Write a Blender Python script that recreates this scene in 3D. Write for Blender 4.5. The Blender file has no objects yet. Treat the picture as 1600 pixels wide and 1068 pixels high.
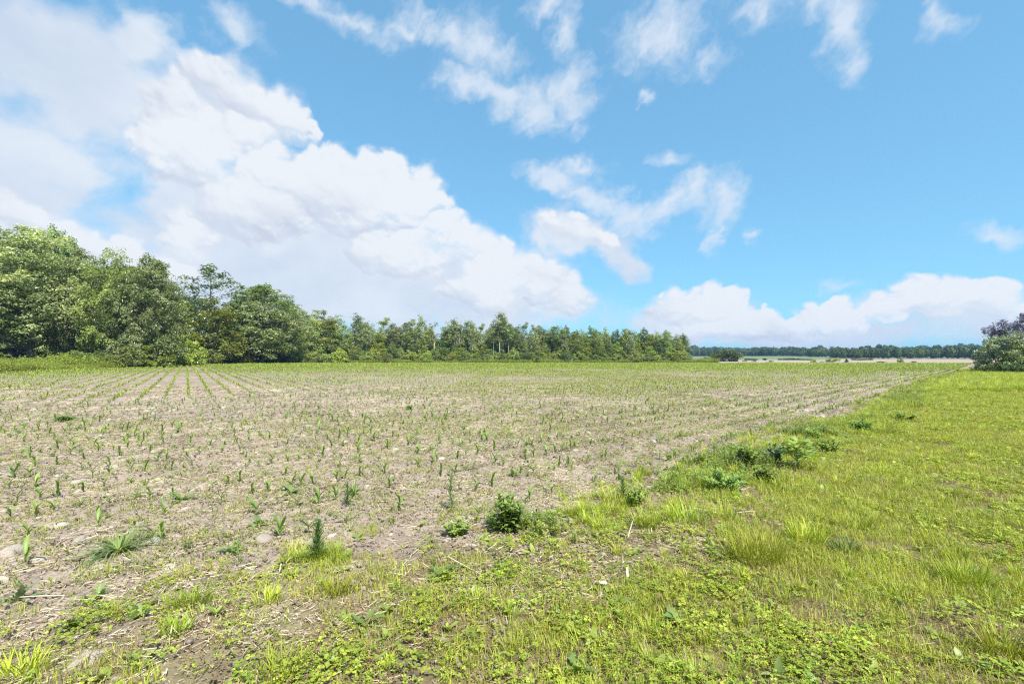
import bpy, math
import numpy as np
from mathutils import Vector

SC = bpy.context.scene
COL = SC.collection
R = math.radians
# ---------------------------------------------------------------- camera
F, CX, HY, CH = 711.0, 800.0, 558.0, 1.6          # focal length / centre / horizon in photo pixels, eye height
cam = bpy.data.cameras.new('camera'); camo = bpy.data.objects.new('camera', cam); COL.objects.link(camo)
cam.sensor_width = 36.0; cam.lens = 36.0 * F / 1600.0
cam.shift_y = (HY - 534.0) / 1600.0
cam.clip_start = 0.05; cam.clip_end = 12000
camo.location = (0, 0, CH); camo.rotation_euler = (R(90), 0, 0)
SC.camera = camo
# ---------------------------------------------------------------- exposure
SC.view_settings.view_transform = 'Standard'; SC.view_settings.look = 'None'
SC.view_settings.gamma = 1.0; SC.view_settings.use_curve_mapping = False
SC.view_settings.exposure = 0.86
SC.cycles.max_bounces = 6; SC.cycles.diffuse_bounces = 3; SC.cycles.transmission_bounces = 4
SC.cycles.volume_bounces = 0; SC.cycles.use_denoising = False; SC.cycles.filter_width = 1.25; SC.cycles.caustics_reflective = False; SC.cycles.caustics_refractive = False
# ---------------------------------------------------------------- sun
SUN_EL, SUN_AZ = R(55), R(150)                      # azimuth clockwise from +Y (the view direction)
sdir = Vector((math.sin(SUN_AZ)*math.cos(SUN_EL), math.cos(SUN_AZ)*math.cos(SUN_EL), math.sin(SUN_EL)))
sl = bpy.data.lights.new('sun', 'SUN'); sl.energy = 4.9; sl.angle = R(0.53); sl.color = (1.0, 0.955, 0.88)
so = bpy.data.objects.new('sun', sl); COL.objects.link(so)
so.rotation_euler = (-sdir).to_track_quat('-Z', 'Y').to_euler(); so.location = (0, 0, 60)
# ---------------------------------------------------------------- world: sky and clouds
W = bpy.data.worlds.new('World'); SC.world = W; W.use_nodes = True
nt = W.node_tree; nt.nodes.clear()

class NG:
    """small node-tree writer"""
    def __init__(s, tree): s.t = tree
    def new(s, typ, **kw):
        n = s.t.nodes.new(typ)
        for k, v in kw.items(): setattr(n, k, v)
        return n
    def link(s, a, b): s.t.links.new(a, b)
    def put(s, sock, v):
        if isinstance(v, bpy.types.NodeSocket): s.link(v, sock)
        elif v is not None: sock.default_value = v
    def math(s, op, a, b=None, c=None, clamp=False):
        n = s.new('ShaderNodeMath', operation=op); n.use_clamp = clamp
        for i, v in enumerate((a, b, c)):
            if v is not None: s.put(n.inputs[i], v)
        return n.outputs[0]
    def vmath(s, op, a, b=None):
        n = s.new('ShaderNodeVectorMath', operation=op)
        s.put(n.inputs[0], a)
        if b is not None: s.put(n.inputs[1], b)
        return n.outputs['Value'] if op in ('LENGTH', 'DOT_PRODUCT') else n.outputs[0]
    def noise(s, vec, scale, detail=4, rough=0.5, dist=0.0, dim='3D'):
        n = s.new('ShaderNodeTexNoise', noise_dimensions=dim)
        s.put(n.inputs['Vector'], vec); s.put(n.inputs['Scale'], scale); s.put(n.inputs['Detail'], detail)
        s.put(n.inputs['Roughness'], rough); s.put(n.inputs['Distortion'], dist)
        return n
    def mix(s, fac, a, b, blend='MIX'):
        n = s.new('ShaderNodeMix', data_type='RGBA', blend_type=blend)
        s.put(n.inputs[0], fac); s.put(n.inputs[6], a); s.put(n.inputs[7], b)
        return n.outputs[2]
    def maprange(s, v, a, b, c, d, smooth=True):
        n = s.new('ShaderNodeMapRange'); n.interpolation_type = 'SMOOTHSTEP' if smooth else 'LINEAR'
        s.put(n.inputs[0], v)
        for i, q in enumerate((a, b, c, d)): s.put(n.inputs[i+1], q)
        return n.outputs[0]

def azel(px, py):
    dx, dy = (px-CX)/F, (HY-py)/F
    return math.atan2(dx, 1.0), math.atan2(dy, math.hypot(1.0, dx))

# big cumulus banks: photo x, y, radius x, radius y, rotation, weight  (turned into azimuth / elevation)
CUMULUS = [
 (310,108,46,42,0,1),(350,132,60,44,-25,1),(405,168,62,38,-30,1),(455,195,42,24,-20,1),(272,180,46,62,0,1),(300,245,86,56,0,1),(370,212,70,32,0,1),(240,245,36,36,0,1),
 (545,268,75,34,0,1),(620,278,58,38,-15,1),(655,306,46,38,-20,1),(470,285,92,42,0,1),(560,318,110,50,0,1),(400,325,92,52,0,1),(700,362,52,34,-20,1),(745,380,50,30,-15,1),
 (790,422,62,36,-10,1),(848,442,56,32,-10,1),(884,466,36,28,0,1),(760,452,70,38,0,1),(295,375,36,46,0,1),(620,390,80,40,0,1),
 (20,338,50,26,0,1),(75,352,62,28,-10,1),(135,372,56,28,-10,1),(190,398,52,28,-15,1),(245,425,50,28,0,1),
 (1060,478,50,24,0,.86),(1115,484,58,26,0,.86),(1180,497,60,24,0,.86),(1235,508,56,22,0,1),(1270,500,40,22,0,1),(1140,512,80,20,0,1),(1380,490,40,20,0,.85),(1460,480,70,24,0,.9),(1302,488,40,24,0,.86),(1332,502,38,20,0,1),(1430,458,48,19,0,.95),(1485,454,42,17,0,.95),(1545,468,50,22,0,.95),(1590,484,40,22,0,.95),
 (905,362,60,24,-14,.62)]
SHEET = [(80,90,150,120,0,1),(60,235,150,80,0,1),(30,300,120,60,0,1),(205,50,60,60,0,.9),(380,425,230,95,0,1),(610,435,220,85,0,1),(310,320,80,70,0,1),(760,480,170,50,0,1),(110,400,180,50,0,1),(130,160,120,90,0,1),(480,350,160,70,0,1),(700,430,150,60,0,1),(420,480,260,50,0,1),(1420,485,90,40,0,.9),
 (1290,528,340,26,0,.95),(1500,500,140,48,0,.95),(1090,505,120,36,0,.95),(340,180,120,90,0,1),(880,362,70,40,-8,.95),(930,372,70,34,-22,.95),(975,402,40,24,-42,.9),(840,380,40,40,0,.7)]
WISPS = [
 (490,14,57,24,-10,0.95),(560,34,69,32,0,0.95),(640,28,69,32,10,1.00),(700,50,80,37,-20,1.05),(765,72,63,45,-25,1.05),
 (725,134,50,32,-5,1.10),(775,150,57,32,-20,1.10),(835,172,63,35,-5,1.10),(890,158,39,51,20,1.10),(905,125,25,45,0,1.00),(885,60,25,81,5,0.95),(860,8,41,35,0,0.95),
 (370,35,39,37,0,1.05),(230,30,69,48,0,0.80),
 (862,282,50,22,-15,1.10),(925,302,69,27,-22,1.15),(982,336,46,24,-30,1.15),(1035,325,50,24,28,1.15),(1085,300,46,32,22,1.12),(1128,318,32,48,-10,1.10),(1118,372,13,43,-10,0.95),
 (1040,258,57,16,0,0.70),(900,258,69,18,0,0.75),
 (1175,372,25,14,0,0.95),(1560,375,50,18,-4,1.05),(1005,145,18,14,0,0.90),(1320,440,46,18,0,0.60),
 (1040,50,103,81,0,0.85),(1110,90,57,54,0,0.60),(1185,12,57,37,0,0.80),(1310,34,46,62,-15,1.00),(1330,92,36,45,0,0.95),(1458,12,34,43,0,0.85),(1270,5,52,29,0,0.85)]
w = NG(nt)
sky = w.new('ShaderNodeTexSky', sky_type='NISHITA'); sky.sun_disc = False
sky.sun_elevation = SUN_EL; sky.sun_rotation = SUN_AZ
sky.altitude = 0; sky.air_density = 1.0; sky.dust_density = 0.4; sky.ozone_density = 1.6
gm = w.new('ShaderNodeGamma'); gm.inputs[1].default_value = .45        # evens out the horizon-to-zenith fall-off
w.link(w.mix(1.0, sky.outputs[0], (0.055, 0.088, 0.103, 1), 'MULTIPLY'), gm.inputs[0])
skyc = w.mix(1.0, gm.outputs[0], (3.85, 5.98, 7.18, 1), 'MULTIPLY')
bg = w.new('ShaderNodeBackground'); w.link(skyc, bg.inputs[0]); bg.inputs[1].default_value = 0.1
wo = w.new('ShaderNodeOutputWorld'); w.link(bg.outputs[0], wo.inputs[0])

# ================================================================ helpers
def hash2(ix, iy, seed):
    h = (ix.astype(np.int64)*374761393 + iy.astype(np.int64)*668265263 + seed*1442695041) & 0xffffffff
    h = ((h ^ (h >> 13)) * 1274126177) & 0xffffffff
    h = h ^ (h >> 16)
    return (h & 0xffffff) / float(0xffffff)
def vnoise(x, y, seed=0):
    ix, iy = np.floor(x), np.floor(y); fx, fy = x-ix, y-iy
    fx = fx*fx*fx*(fx*(fx*6-15)+10); fy = fy*fy*fy*(fy*(fy*6-15)+10)
    a = hash2(ix, iy, seed); b = hash2(ix+1, iy, seed); c = hash2(ix, iy+1, seed); d = hash2(ix+1, iy+1, seed)
    return (a+(b-a)*fx)*(1-fy) + (c+(d-c)*fx)*fy
def fbm(x, y, seed=0, octs=4, gain=.5):
    v = 0; a = 1; t = 0
    for o in range(octs):
        v = v + a*vnoise(x*2**o+o*17.3, y*2**o-o*9.1, seed+o); t += a; a *= gain
    return v/t - .5
def sstep(x, a, b):
    t = np.clip((x-a)/(b-a), 0, 1); return t*t*(3-2*t)
def G(px, py):                                        # photo pixel on the ground -> metres
    d = CH*F/(py-HY); return (px-CX)/F*d, d
def at(px, d): return (px-CX)/F*d
# field margin (soil / grass verge)
BX = np.array([-60,-20,-8,-3.2,-1.22,0,1.5,4.48,14.1,48,120,400.]); BY = np.array([-14,-3.2,.9,2.75,3.55,4.1,5.2,7.8,16.5,48.5,118,390.])
def bline(x): return np.interp(x, BX, BY)
def sdist(x, y):
    sl = np.interp(x, [-20,-3,0,3,20], [.36,.40,.62,.86,.95])
    return (y-bline(x))/np.sqrt(1+sl*sl)
def leftlim(y): return np.interp(y, [0,45,60,95,114,130], [-52,-51.5,-55,-67,-66,-66])
FAR_Y = 114.0
def height(x, y):
    x = np.asarray(x, float); y = np.asarray(y, float)
    d = np.hypot(x, y); s = sdist(x, y) + .35*fbm(x*1.3, y*1.3, 91, 3)
    fld = sstep(s, -.25, .35)
    nearm = 1-sstep(d, 14, 45)
    z = .07*fbm(x*.11, y*.11, 5, 2)*sstep(d, 4, 30)
    soil = .05*fbm(x*2.3, y*2.3, 11, 3)+.055*np.abs(fbm(x*7.5, y*7.5, 21, 3))+.024*fbm(x*24, y*24, 31, 2)
    soil = soil + .014*np.cos(2*np.pi*s/.76)*sstep(s, .6, 2)*(1-sstep(s, 16, 18))
    turf = .045*fbm(x*1.1, y*1.1, 41, 3)+.03*fbm(x*6, y*6, 51, 3)+.02*fbm(x*22, y*22, 55, 3) + .03
    z = z + nearm*(fld*soil + (1-fld)*turf)
    azm = np.arctan2(x, np.maximum(y, 1e-6))
    rid = 1+.22*np.sin(azm*7+1.0)+.10*np.sin(azm*17)
    z = z + 3.2*sstep(d, 330, 760) + 8.5*rid*sstep(d, 760, 1250) - 8*sstep(d, 1500, 2600)
    return z

def mesh_np(name, V, Fq, mat, col=None, smooth=True, mids=None, mats=None):
    """V (n,3); Fq: (m,4) with -1 in the last column for triangles"""
    V = np.asarray(V, np.float32); Fq = np.asarray(Fq, np.int32)
    me = bpy.data.meshes.new(name)
    tri = Fq[:, 3] < 0; cnt = np.where(tri, 3, 4)
    start = np.concatenate(([0], np.cumsum(cnt)[:-1])).astype(np.int32)
    flat = Fq[Fq >= 0].astype(np.int32)
    me.vertices.add(len(V)); me.vertices.foreach_set('co', V.ravel())
    me.loops.add(len(flat)); me.loops.foreach_set('vertex_index', flat)
    me.polygons.add(len(Fq)); me.polygons.foreach_set('loop_start', start); me.polygons.foreach_set('loop_total', cnt.astype(np.int32))
    me.polygons.foreach_set('use_smooth', np.full(len(Fq), smooth))
    if col is not None:
        a = me.attributes.new('col', 'FLOAT_COLOR', 'POINT')
        c = np.ones((len(V), 4), np.float32); c[:, :3] = col; a.data.foreach_set('color', c.ravel())
    for m in (mats or [mat]): me.materials.append(m)
    if mids is not None: me.polygons.foreach_set('material_index', np.asarray(mids, np.int32))
    me.update(calc_edges=True)
    return me

class Geo:
    """collects vertices, faces and colours for one mesh"""
    def __init__(s): s.v = []; s.f = []; s.c = []; s.n = 0
    def add(s, V, Fq, c):
        V = np.asarray(V, float); Fq = np.asarray(Fq, int).copy()
        Fq[Fq >= 0] += s.n
        s.v.append(V); s.f.append(Fq); c = np.asarray(c, float)
        s.c.append(np.broadcast_to(c, (len(V), 3)) if c.ndim == 1 else c); s.n += len(V)
    def mesh(s, name, mat, smooth=True):
        return mesh_np(name, np.concatenate(s.v), np.concatenate(s.f), mat, np.concatenate(s.c), smooth)

def ob(name, me, parent=None, loc=(0,0,0), rz=0, sc=1.0):
    o = bpy.data.objects.new(name, me); COL.objects.link(o)
    o.parent = parent; o.location = loc; o.rotation_euler = (0, 0, rz)
    o.scale = (sc, sc, sc) if np.isscalar(sc) else sc
    return o
def empty(name, loc, rz=0, sc=1.0):
    o = ob(name, None, None, loc, rz, sc); o.empty_display_size = .1; return o
def tag(o, label=None, cat=None, group=None, kind=None):
    if label: o['label'] = label
    if cat: o['category'] = cat
    if group: o['group'] = group
    if kind: o['kind'] = kind
    return o

# ---------------------------------------------------------------- materials
def base_mat(name):
    m = bpy.data.materials.new(name); m.use_nodes = True; m.node_tree.nodes.clear(); return m, NG(m.node_tree)
def foliage(name, trans=.3, rough=.5, spec=.4, var=.35):
    m, k = base_mat(name)
    a = k.new('ShaderNodeAttribute', attribute_name='col'); oi = k.new('ShaderNodeObjectInfo')
    hs = k.new('ShaderNodeHueSaturation')
    k.link(a.outputs['Color'], hs.inputs['Color'])
    k.put(hs.inputs['Value'], k.maprange(oi.outputs['Random'], 0, 1, 1-var, 1+var, False))
    r2 = k.math('FRACT', k.math('MULTIPLY', oi.outputs['Random'], 7.31))
    k.put(hs.inputs['Hue'], k.maprange(r2, 0, 1, .480, .512, False))
    b = k.new('ShaderNodeBsdfPrincipled'); k.link(hs.outputs[0], b.inputs['Base Color'])
    b.inputs['Roughness'].default_value = rough; b.inputs['Specular IOR Level'].default_value = spec
    t = k.new('ShaderNodeBsdfTranslucent')
    tcx = k.mix(1.0, hs.outputs[0], (1.25, 1.2, .55, 1), 'MULTIPLY'); k.link(tcx, t.inputs[0])
    mx = k.new('ShaderNodeMixShader'); mx.inputs[0].default_value = trans
    k.link(b.outputs[0], mx.inputs[1]); k.link(t.outputs[0], mx.inputs[2])
    o = k.new('ShaderNodeOutputMaterial'); k.link(mx.outputs[0], o.inputs[0])
    return m
M_TREE = foliage('tree_leaves', .40, .36, .6, .27)
M_FAR = foliage('far_leaves', .15, .8, .1, .25)
M_RIGHT = foliage('edge_tree_leaves', .36, .42, .5, .04)
M_GRASS = foliage('grass_blades', .32, .5, .35, .25)
M_WEED = foliage('weed_leaves', .30, .45, .4, .12)
M_DRY = foliage('dry_straw', .12, .75, .15, .25)
def bark(name, c1, c2, scale=6):
    m, k = base_mat(name)
    tcn = k.new('ShaderNodeTexCoord'); mp = k.new('ShaderNodeMapping'); k.link(tcn.outputs['Object'], mp.inputs[0]); mp.inputs['Scale'].default_value = (1, 1, .25)
    n = k.noise(mp.outputs[0], scale, 5, .65)
    c = k.mix(k.maprange(n.outputs['Fac'], .35, .68, 0, 1), c1, c2)
    b = k.new('ShaderNodeBsdfPrincipled'); k.link(c, b.inputs['Base Color']); b.inputs['Roughness'].default_value = .85
    bp = k.new('ShaderNodeBump'); bp.inputs['Strength'].default_value = .6; bp.inputs['Distance'].default_value = .05
    k.link(n.outputs['Fac'], bp.inputs['Height']); k.link(bp.outputs[0], b.inputs['Normal'])
    o = k.new('ShaderNodeOutputMaterial'); k.link(b.outputs[0], o.inputs[0]); return m
M_BARK = bark('oak_bark', (.09, .075, .06, 1), (.20, .175, .145, 1))
M_BARKP = bark('pale_bark', (.34, .32, .28, 1), (.62, .59, .53, 1), 4)
M_STEM = bark('green_stem', (.10, .16, .045, 1), (.16, .21, .07, 1), 20)
def stone_mat():
    m, k = base_mat('limestone')
    tcn = k.new('ShaderNodeTexCoord'); oi = k.new('ShaderNodeObjectInfo')
    v = k.vmath('ADD', tcn.outputs['Object'], oi.outputs['Location'])
    n = k.noise(v, 16, 6, .6); n2 = k.noise(v, 60, 4, .6)
    c = k.mix(k.maprange(n.outputs['Fac'], .35, .65, 0, 1), (.27, .22, .175, 1), (.50, .435, .365, 1))
    hs = k.new('ShaderNodeHueSaturation'); k.link(c, hs.inputs['Color']); k.put(hs.inputs['Value'], k.maprange(oi.outputs['Random'], 0, 1, .72, 1.12, False))
    b = k.new('ShaderNodeBsdfPrincipled'); k.link(hs.outputs[0], b.inputs['Base Color']); b.inputs['Roughness'].default_value = .85
    bp = k.new('ShaderNodeBump'); bp.inputs['Strength'].default_value = .5; bp.inputs['Distance'].default_value = .01
    k.link(n2.outputs['Fac'], bp.inputs['Height']); k.link(bp.outputs[0], b.inputs['Normal'])
    o = k.new('ShaderNodeOutputMaterial'); k.link(b.outputs[0], o.inputs[0]); return m
M_STONE = stone_mat()
def ground_mat(name='earth', clod=False):
    m, k = base_mat(name)
    geo = k.new('ShaderNodeNewGeometry'); P = geo.outputs['Position']
    if clod:
        oi = k.new('ShaderNodeObjectInfo')
        base = k.mix(oi.outputs['Random'], (.175, .135, .10, 1), (.33, .265, .21, 1))
    else:
        a = k.new('ShaderNodeAttribute', attribute_name='col'); base = a.outputs['Color']
    n1 = k.noise(P, .9, 6, .6); n2 = k.noise(P, 7.0, 6, .62); n3 = k.noise(P, 45.0, 5, .65)
    f = k.math('MULTIPLY', k.maprange(n1.outputs['Fac'], .3, .7, .80, 1.16, False), k.maprange(n2.outputs['Fac'], .3, .7, .68, 1.28, False))
    f = k.math('MULTIPLY', f, k.maprange(n3.outputs['Fac'], .3, .7, .80, 1.18, False))
    cc = k.new('ShaderNodeCombineXYZ')
    for i in range(3): k.link(f, cc.inputs[i])
    c = k.mix(1.0, base, cc.outputs[0], 'MULTIPLY')
    b = k.new('ShaderNodeBsdfPrincipled'); k.link(c, b.inputs['Base Color']); b.inputs['Roughness'].default_value = .95
    b.inputs['Specular IOR Level'].default_value = .15
    hsum = k.math('ADD', k.math('MULTIPLY', n2.outputs['Fac'], 1.0), k.math('MULTIPLY', n3.outputs['Fac'], .45))
    bp = k.new('ShaderNodeBump'); bp.inputs['Strength'].default_value = .9; bp.inputs['Distance'].default_value = .035
    k.link(hsum, bp.inputs['Height']); k.link(bp.outputs[0], b.inputs['Normal'])
    o = k.new('ShaderNodeOutputMaterial'); k.link(b.outputs[0], o.inputs[0]); return m
M_EARTH = ground_mat(); M_CLOD = ground_mat('clods', True)
def plain(name, c, rough=.6):
    m, k = base_mat(name); tcn = k.new('ShaderNodeTexCoord'); n = k.noise(tcn.outputs['Object'], 30, 4)
    b = k.new('ShaderNodeBsdfPrincipled'); k.link(k.mix(n.outputs['Fac'], tuple(x*.8 for x in c)+(1,), tuple(min(1, x*1.15) for x in c)+(1,)), b.inputs['Base Color'])
    b.inputs['Roughness'].default_value = rough; o = k.new('ShaderNodeOutputMaterial'); k.link(b.outputs[0], o.inputs[0]); return m

# ================================================================ sky dome carrying the clouds
def perlin(x, y, seed=0):
    ix, iy = np.floor(x), np.floor(y); fx, fy = x-ix, y-iy
    def gr(a, b, dx, dy):
        t = hash2(a, b, seed)*2*np.pi; return np.cos(t)*dx+np.sin(t)*dy
    u = fx*fx*fx*(fx*(fx*6-15)+10); v = fy*fy*fy*(fy*(fy*6-15)+10)
    a = gr(ix, iy, fx, fy); b = gr(ix+1, iy, fx-1, fy); c = gr(ix, iy+1, fx, fy-1); d = gr(ix+1, iy+1, fx-1, fy-1)
    return (a+(b-a)*u)*(1-v)+(c+(d-c)*u)*v
def pfbm(x, y, seed, octs=5, gain=.52, billow=False):
    v = 0; a = 1.; t = 0
    for o in range(octs):
        q = perlin(x*2**o+3.1*o, y*2**o+7.7*o, seed+o); v = v+a*((.42-np.abs(q)*1.6) if billow else q); t += a; a *= gain
    return v/t
def blob_field(A, E, blobs, k):
    cur = np.full_like(A, -4.0)
    for (px, py, rx, ry, rot, wt) in blobs:
        a, e = azel(px, py); a2, _ = azel(px+rx, py); _, e2 = azel(px, py-ry)
        dx, dy = A-a, E-e; c, q = math.cos(R(rot)), math.sin(R(rot))
        l = wt-np.hypot((dx*c+dy*q)/abs(a2-a), (-dx*q+dy*c)/abs(e2-e))
        h = np.maximum(k-np.abs(cur-l), 0)/k; cur = np.maximum(cur, l)+h*h*k*.25
    return cur
def cloud_lobes():
    rng = np.random.default_rng(88); L = []
    for (px, py, rx, ry, rot, wt, *o) in CUMULUS:
        a, e = azel(px, py); a2, _ = azel(px+rx, py); _, e2 = azel(px, py-ry); ra, re = abs(a2-a), abs(e2-e)
        puff = o[0] if o else 1.0
        L.append((a, e, ra, re, R(rot), wt))
        n = int(14*puff)
        for k in range(n):                              # smaller puffs crowd the upper rim
            t = rng.uniform(-.5, 1.15)*np.pi; q = rng.uniform(.55, .95); s = rng.uniform(.16, .40)*min(1.0, .05/min(ra, re)*1.3+.35)
            x, y = q*math.cos(t)*ra, q*math.sin(t)*re; c, sn = math.cos(R(rot)), math.sin(R(rot))
            r = math.sqrt(ra*re)*s; L.append((a+x*c-y*sn, e+x*sn+y*c, r*rng.uniform(1, 1.5), r, rng.uniform(-.4, .4), 1.0))
    return L
def lobe_fields(A, E, ang, el, wx, wy, lobes, k=.18):
    """A, E: 2-D grids over ang x el. Returns the union field and a bulging height"""
    f = np.full(A.shape, -1.5); h = np.zeros(A.shape)
    for (a, e, ra, re, rot, wt) in lobes:
        m = max(ra, re)*1.9+.05
        j0, j1 = np.searchsorted(ang, (a-m, a+m)); i0, i1 = np.searchsorted(el, (e-m, e+m))
        if j1 <= j0 or i1 <= i0: continue
        sl = (slice(i0, i1), slice(j0, j1)); dx, dy = A[sl]+wx[sl]-a, E[sl]+wy[sl]-e; c, q = math.cos(rot), math.sin(rot)
        l = np.hypot((dx*c+dy*q)/ra, (-dx*q+dy*c)/re); v = wt-l
        g = f[sl]; hh = np.maximum(k-np.abs(g-v), 0)/k; f[sl] = np.maximum(g, v)+hh*hh*k*.25
        b = math.sqrt(ra*re)*np.sqrt(np.clip(1.1-l*l, 0, None)); g = h[sl]; kk = .02
        hh = np.maximum(kk-np.abs(g-b), 0)/kk; h[sl] = np.maximum(g, b)+hh*hh*kk*.25
    return f, h
def cloud_fields(ang, el):
    """cumulus density, edge softness, shade, wisp and veil density on the grid el x ang (radians)"""
    A = np.broadcast_to(ang[None], (len(el), len(ang))).copy(); A = np.where(A > np.pi, A-2*np.pi, A); E = np.broadcast_to(el[:, None], A.shape).copy()
    wx = .050*pfbm(A*6, E*7, 401, 4)+.022*pfbm(A*26, E*30, 405, 4); wy = .042*pfbm(A*6+5, E*7, 411, 4)+.022*pfbm(A*26, E*30+5, 415, 4)
    # elsewhere in the dome the sky goes on in the same style: a broken cloud layer
    ez = np.maximum(np.sin(E), .02)+.16; lx, ly = np.sin(A)*np.cos(E)/ez, np.cos(A)*np.cos(E)/ez
    out = np.maximum(sstep(np.abs(A), .90, 1.1), sstep(E, .62, .78))
    gen = (pfbm(lx*.9+GEN_SHIFT, ly*.9, 421, 6)*3.2-.30)*out-(1-out)*3
    o = np.argsort(A[0]); Ao = A[:, o]; inv = np.argsort(o)
    f, h = lobe_fields(Ao, E[:, o], Ao[0], el, wx[:, o], wy[:, o], cloud_lobes()); f, h = f[:, inv], h[:, inv]
    f = np.maximum(f, gen); bil = pfbm(A*10, E*12, 431, 6, .55, True); fine = pfbm(A*34, E*40, 441, 5, .6)
    dens = f+.30*bil+.30*fine-.02
    lowe = pfbm(A*3.5, E*4.5, 451, 4)
    H = h+.010*bil+.002*fine
    dA = np.gradient(H, axis=1)/np.maximum(np.gradient(A, axis=1), 1e-4)*(np.abs(np.gradient(A, axis=1)) < .2); dE = np.gradient(H, axis=0)/np.gradient(E, axis=0)
    n = 1/np.sqrt(1+.35*(dA*dA+dE*dE)); lam = (-.30*dA*.6-.62*dE*.6+.74)*n
    soft = np.clip(.55+1.0*lowe+.4*fine+.9*sstep(dE*n, -.1, .8), .16, 1.7)
    big = pfbm(A*4.2+2, E*5.5, 481, 5, .55)
    sh = np.clip(.46-lam*.52+.85*big, 0, 1)
    m = pfbm((A+wx)*11, (E+wy)*15, 461, 7, .62); m2 = pfbm((A+wx)*34+m, (E+wy)*44, 471, 5, .6)
    q1, q2 = A*.87+E*.5, -A*.5+E*.87; fib = pfbm((q1+wx*1.5)*16, (q2+wy*1.5)*46, 475, 6, .62)
    wis = blob_field(A+wx*1.3, E+wy*1.3, WISPS, .3)+.85*m+.35*m2+.75*fib+.06
    sheet = np.maximum(blob_field(A+wx*1.4, E+wy*1.4, SHEET, .3), gen+.1)+.75*big+.5*m+.2*m2
    veil = f+1.0*m+.45*m2+.28
    return A, E, dens, soft, sh, wis, veil, sheet, np.clip(.5+1.6*pfbm(A*5, E*8, 491, 5, .55), 0, 1)
def clouds():
    fa = np.arange(-58, 58.01, .17); ca = np.arange(60, 301, 2.5); ang = np.radians(np.concatenate((fa, ca)))
    el = np.radians(np.concatenate(([-2., -1.], np.arange(-.3, 46, .17), np.arange(47, 89.6, 2.2))))
    na, ne = len(ang), len(el); Rd = 9000.; A, E, *fl = cloud_fields(ang, el); A, E = A.ravel(), E.ravel(); fl = [q.ravel() for q in fl]
    V = np.stack((np.sin(A)*np.cos(E), np.cos(A)*np.cos(E), np.sin(E)), 1)*Rd; V = np.concatenate((V, [[0, 0, Rd]]))
    i = np.arange(ne-1)[:, None]*na; j = np.arange(na)[None]; jn = (j+1) % na
    Q = np.stack((i+j, i+jn, i+na+jn, i+na+j), -1).reshape(-1, 4)
    top = (ne-1)*na; T = np.stack((top+np.arange(na), top+(np.arange(na)+1) % na, np.full(na, len(V)-1), np.full(na, -1)), 1)
    m, k = base_mat('clouds')
    geo = k.new('ShaderNodeNewGeometry'); nv = k.vmath('MULTIPLY', geo.outputs['Position'], (1/Rd, 1/Rd, 1/Rd))
    nz = k.math('SUBTRACT', k.noise(nv, 95, 3, .6).outputs['Fac'], .5)
    def at_(n): return k.new('ShaderNodeAttribute', attribute_name=n).outputs['Fac']
    sf = at_('soft'); d = k.math('ADD', at_('dens'), k.math('MULTIPLY', nz, .16))
    aA = k.maprange(d, k.math('MULTIPLY', sf, -.55), sf, 0, .985)
    wv = k.math('ADD', at_('wisp'), k.math('MULTIPLY', nz, .35)); aB = k.maprange(wv, -.25, 1.25, 0, .86); aS = k.maprange(at_('sheet'), -.25, .55, 0, .95)
    aV = k.maprange(at_('veil'), .0, 1.0, 0, .42)
    cum = k.mix(k.maprange(at_('shade'), .04, .72, 0, 1), CLOUD_LIT, CLOUD_GREY)
    def em(c):
        e = k.new('ShaderNodeEmission'); k.put(e.inputs[0], c); return e.outputs[0]
    def mx(f, a, b):
        q = k.new('ShaderNodeMixShader'); k.link(f, q.inputs[0]); k.link(a, q.inputs[1]); k.link(b, q.inputs[2]); return q.outputs[0]
    tr = k.new('ShaderNodeBsdfTransparent').outputs[0]
    r = mx(aV, tr, em(CLOUD_VEIL)); r = mx(aS, r, em(k.mix(at_('tone'), (.44, .475, .52, 1), (.345, .395, .475, 1)))); r = mx(aB, r, em(CLOUD_WISP)); r = mx(aA, r, em(cum))
    o = k.new('ShaderNodeOutputMaterial'); k.link(r, o.inputs[0])
    m.cycles.emission_sampling = 'NONE'
    me = mesh_np('sky', V, np.concatenate((Q, T)), m)
    for nm, arr in zip(('dens', 'soft', 'shade', 'wisp', 'veil', 'sheet', 'tone'), fl):
        a = me.attributes.new(nm, 'FLOAT', 'POINT'); a.data.foreach_set('value', np.append(arr, arr[-1]).astype(np.float32))
    tag(ob('sky', me), 'blue summer sky with white cumulus banks and thin wisps', kind='structure')
CLOUD_LIT, CLOUD_GREY = (.475, .50, .53, 1), (.315, .352, .425, 1); CLOUD_WISP, CLOUD_VEIL = (.42, .465, .52, 1), (.37, .44, .53, 1)
GEN_SHIFT = 2.0
clouds()

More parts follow.
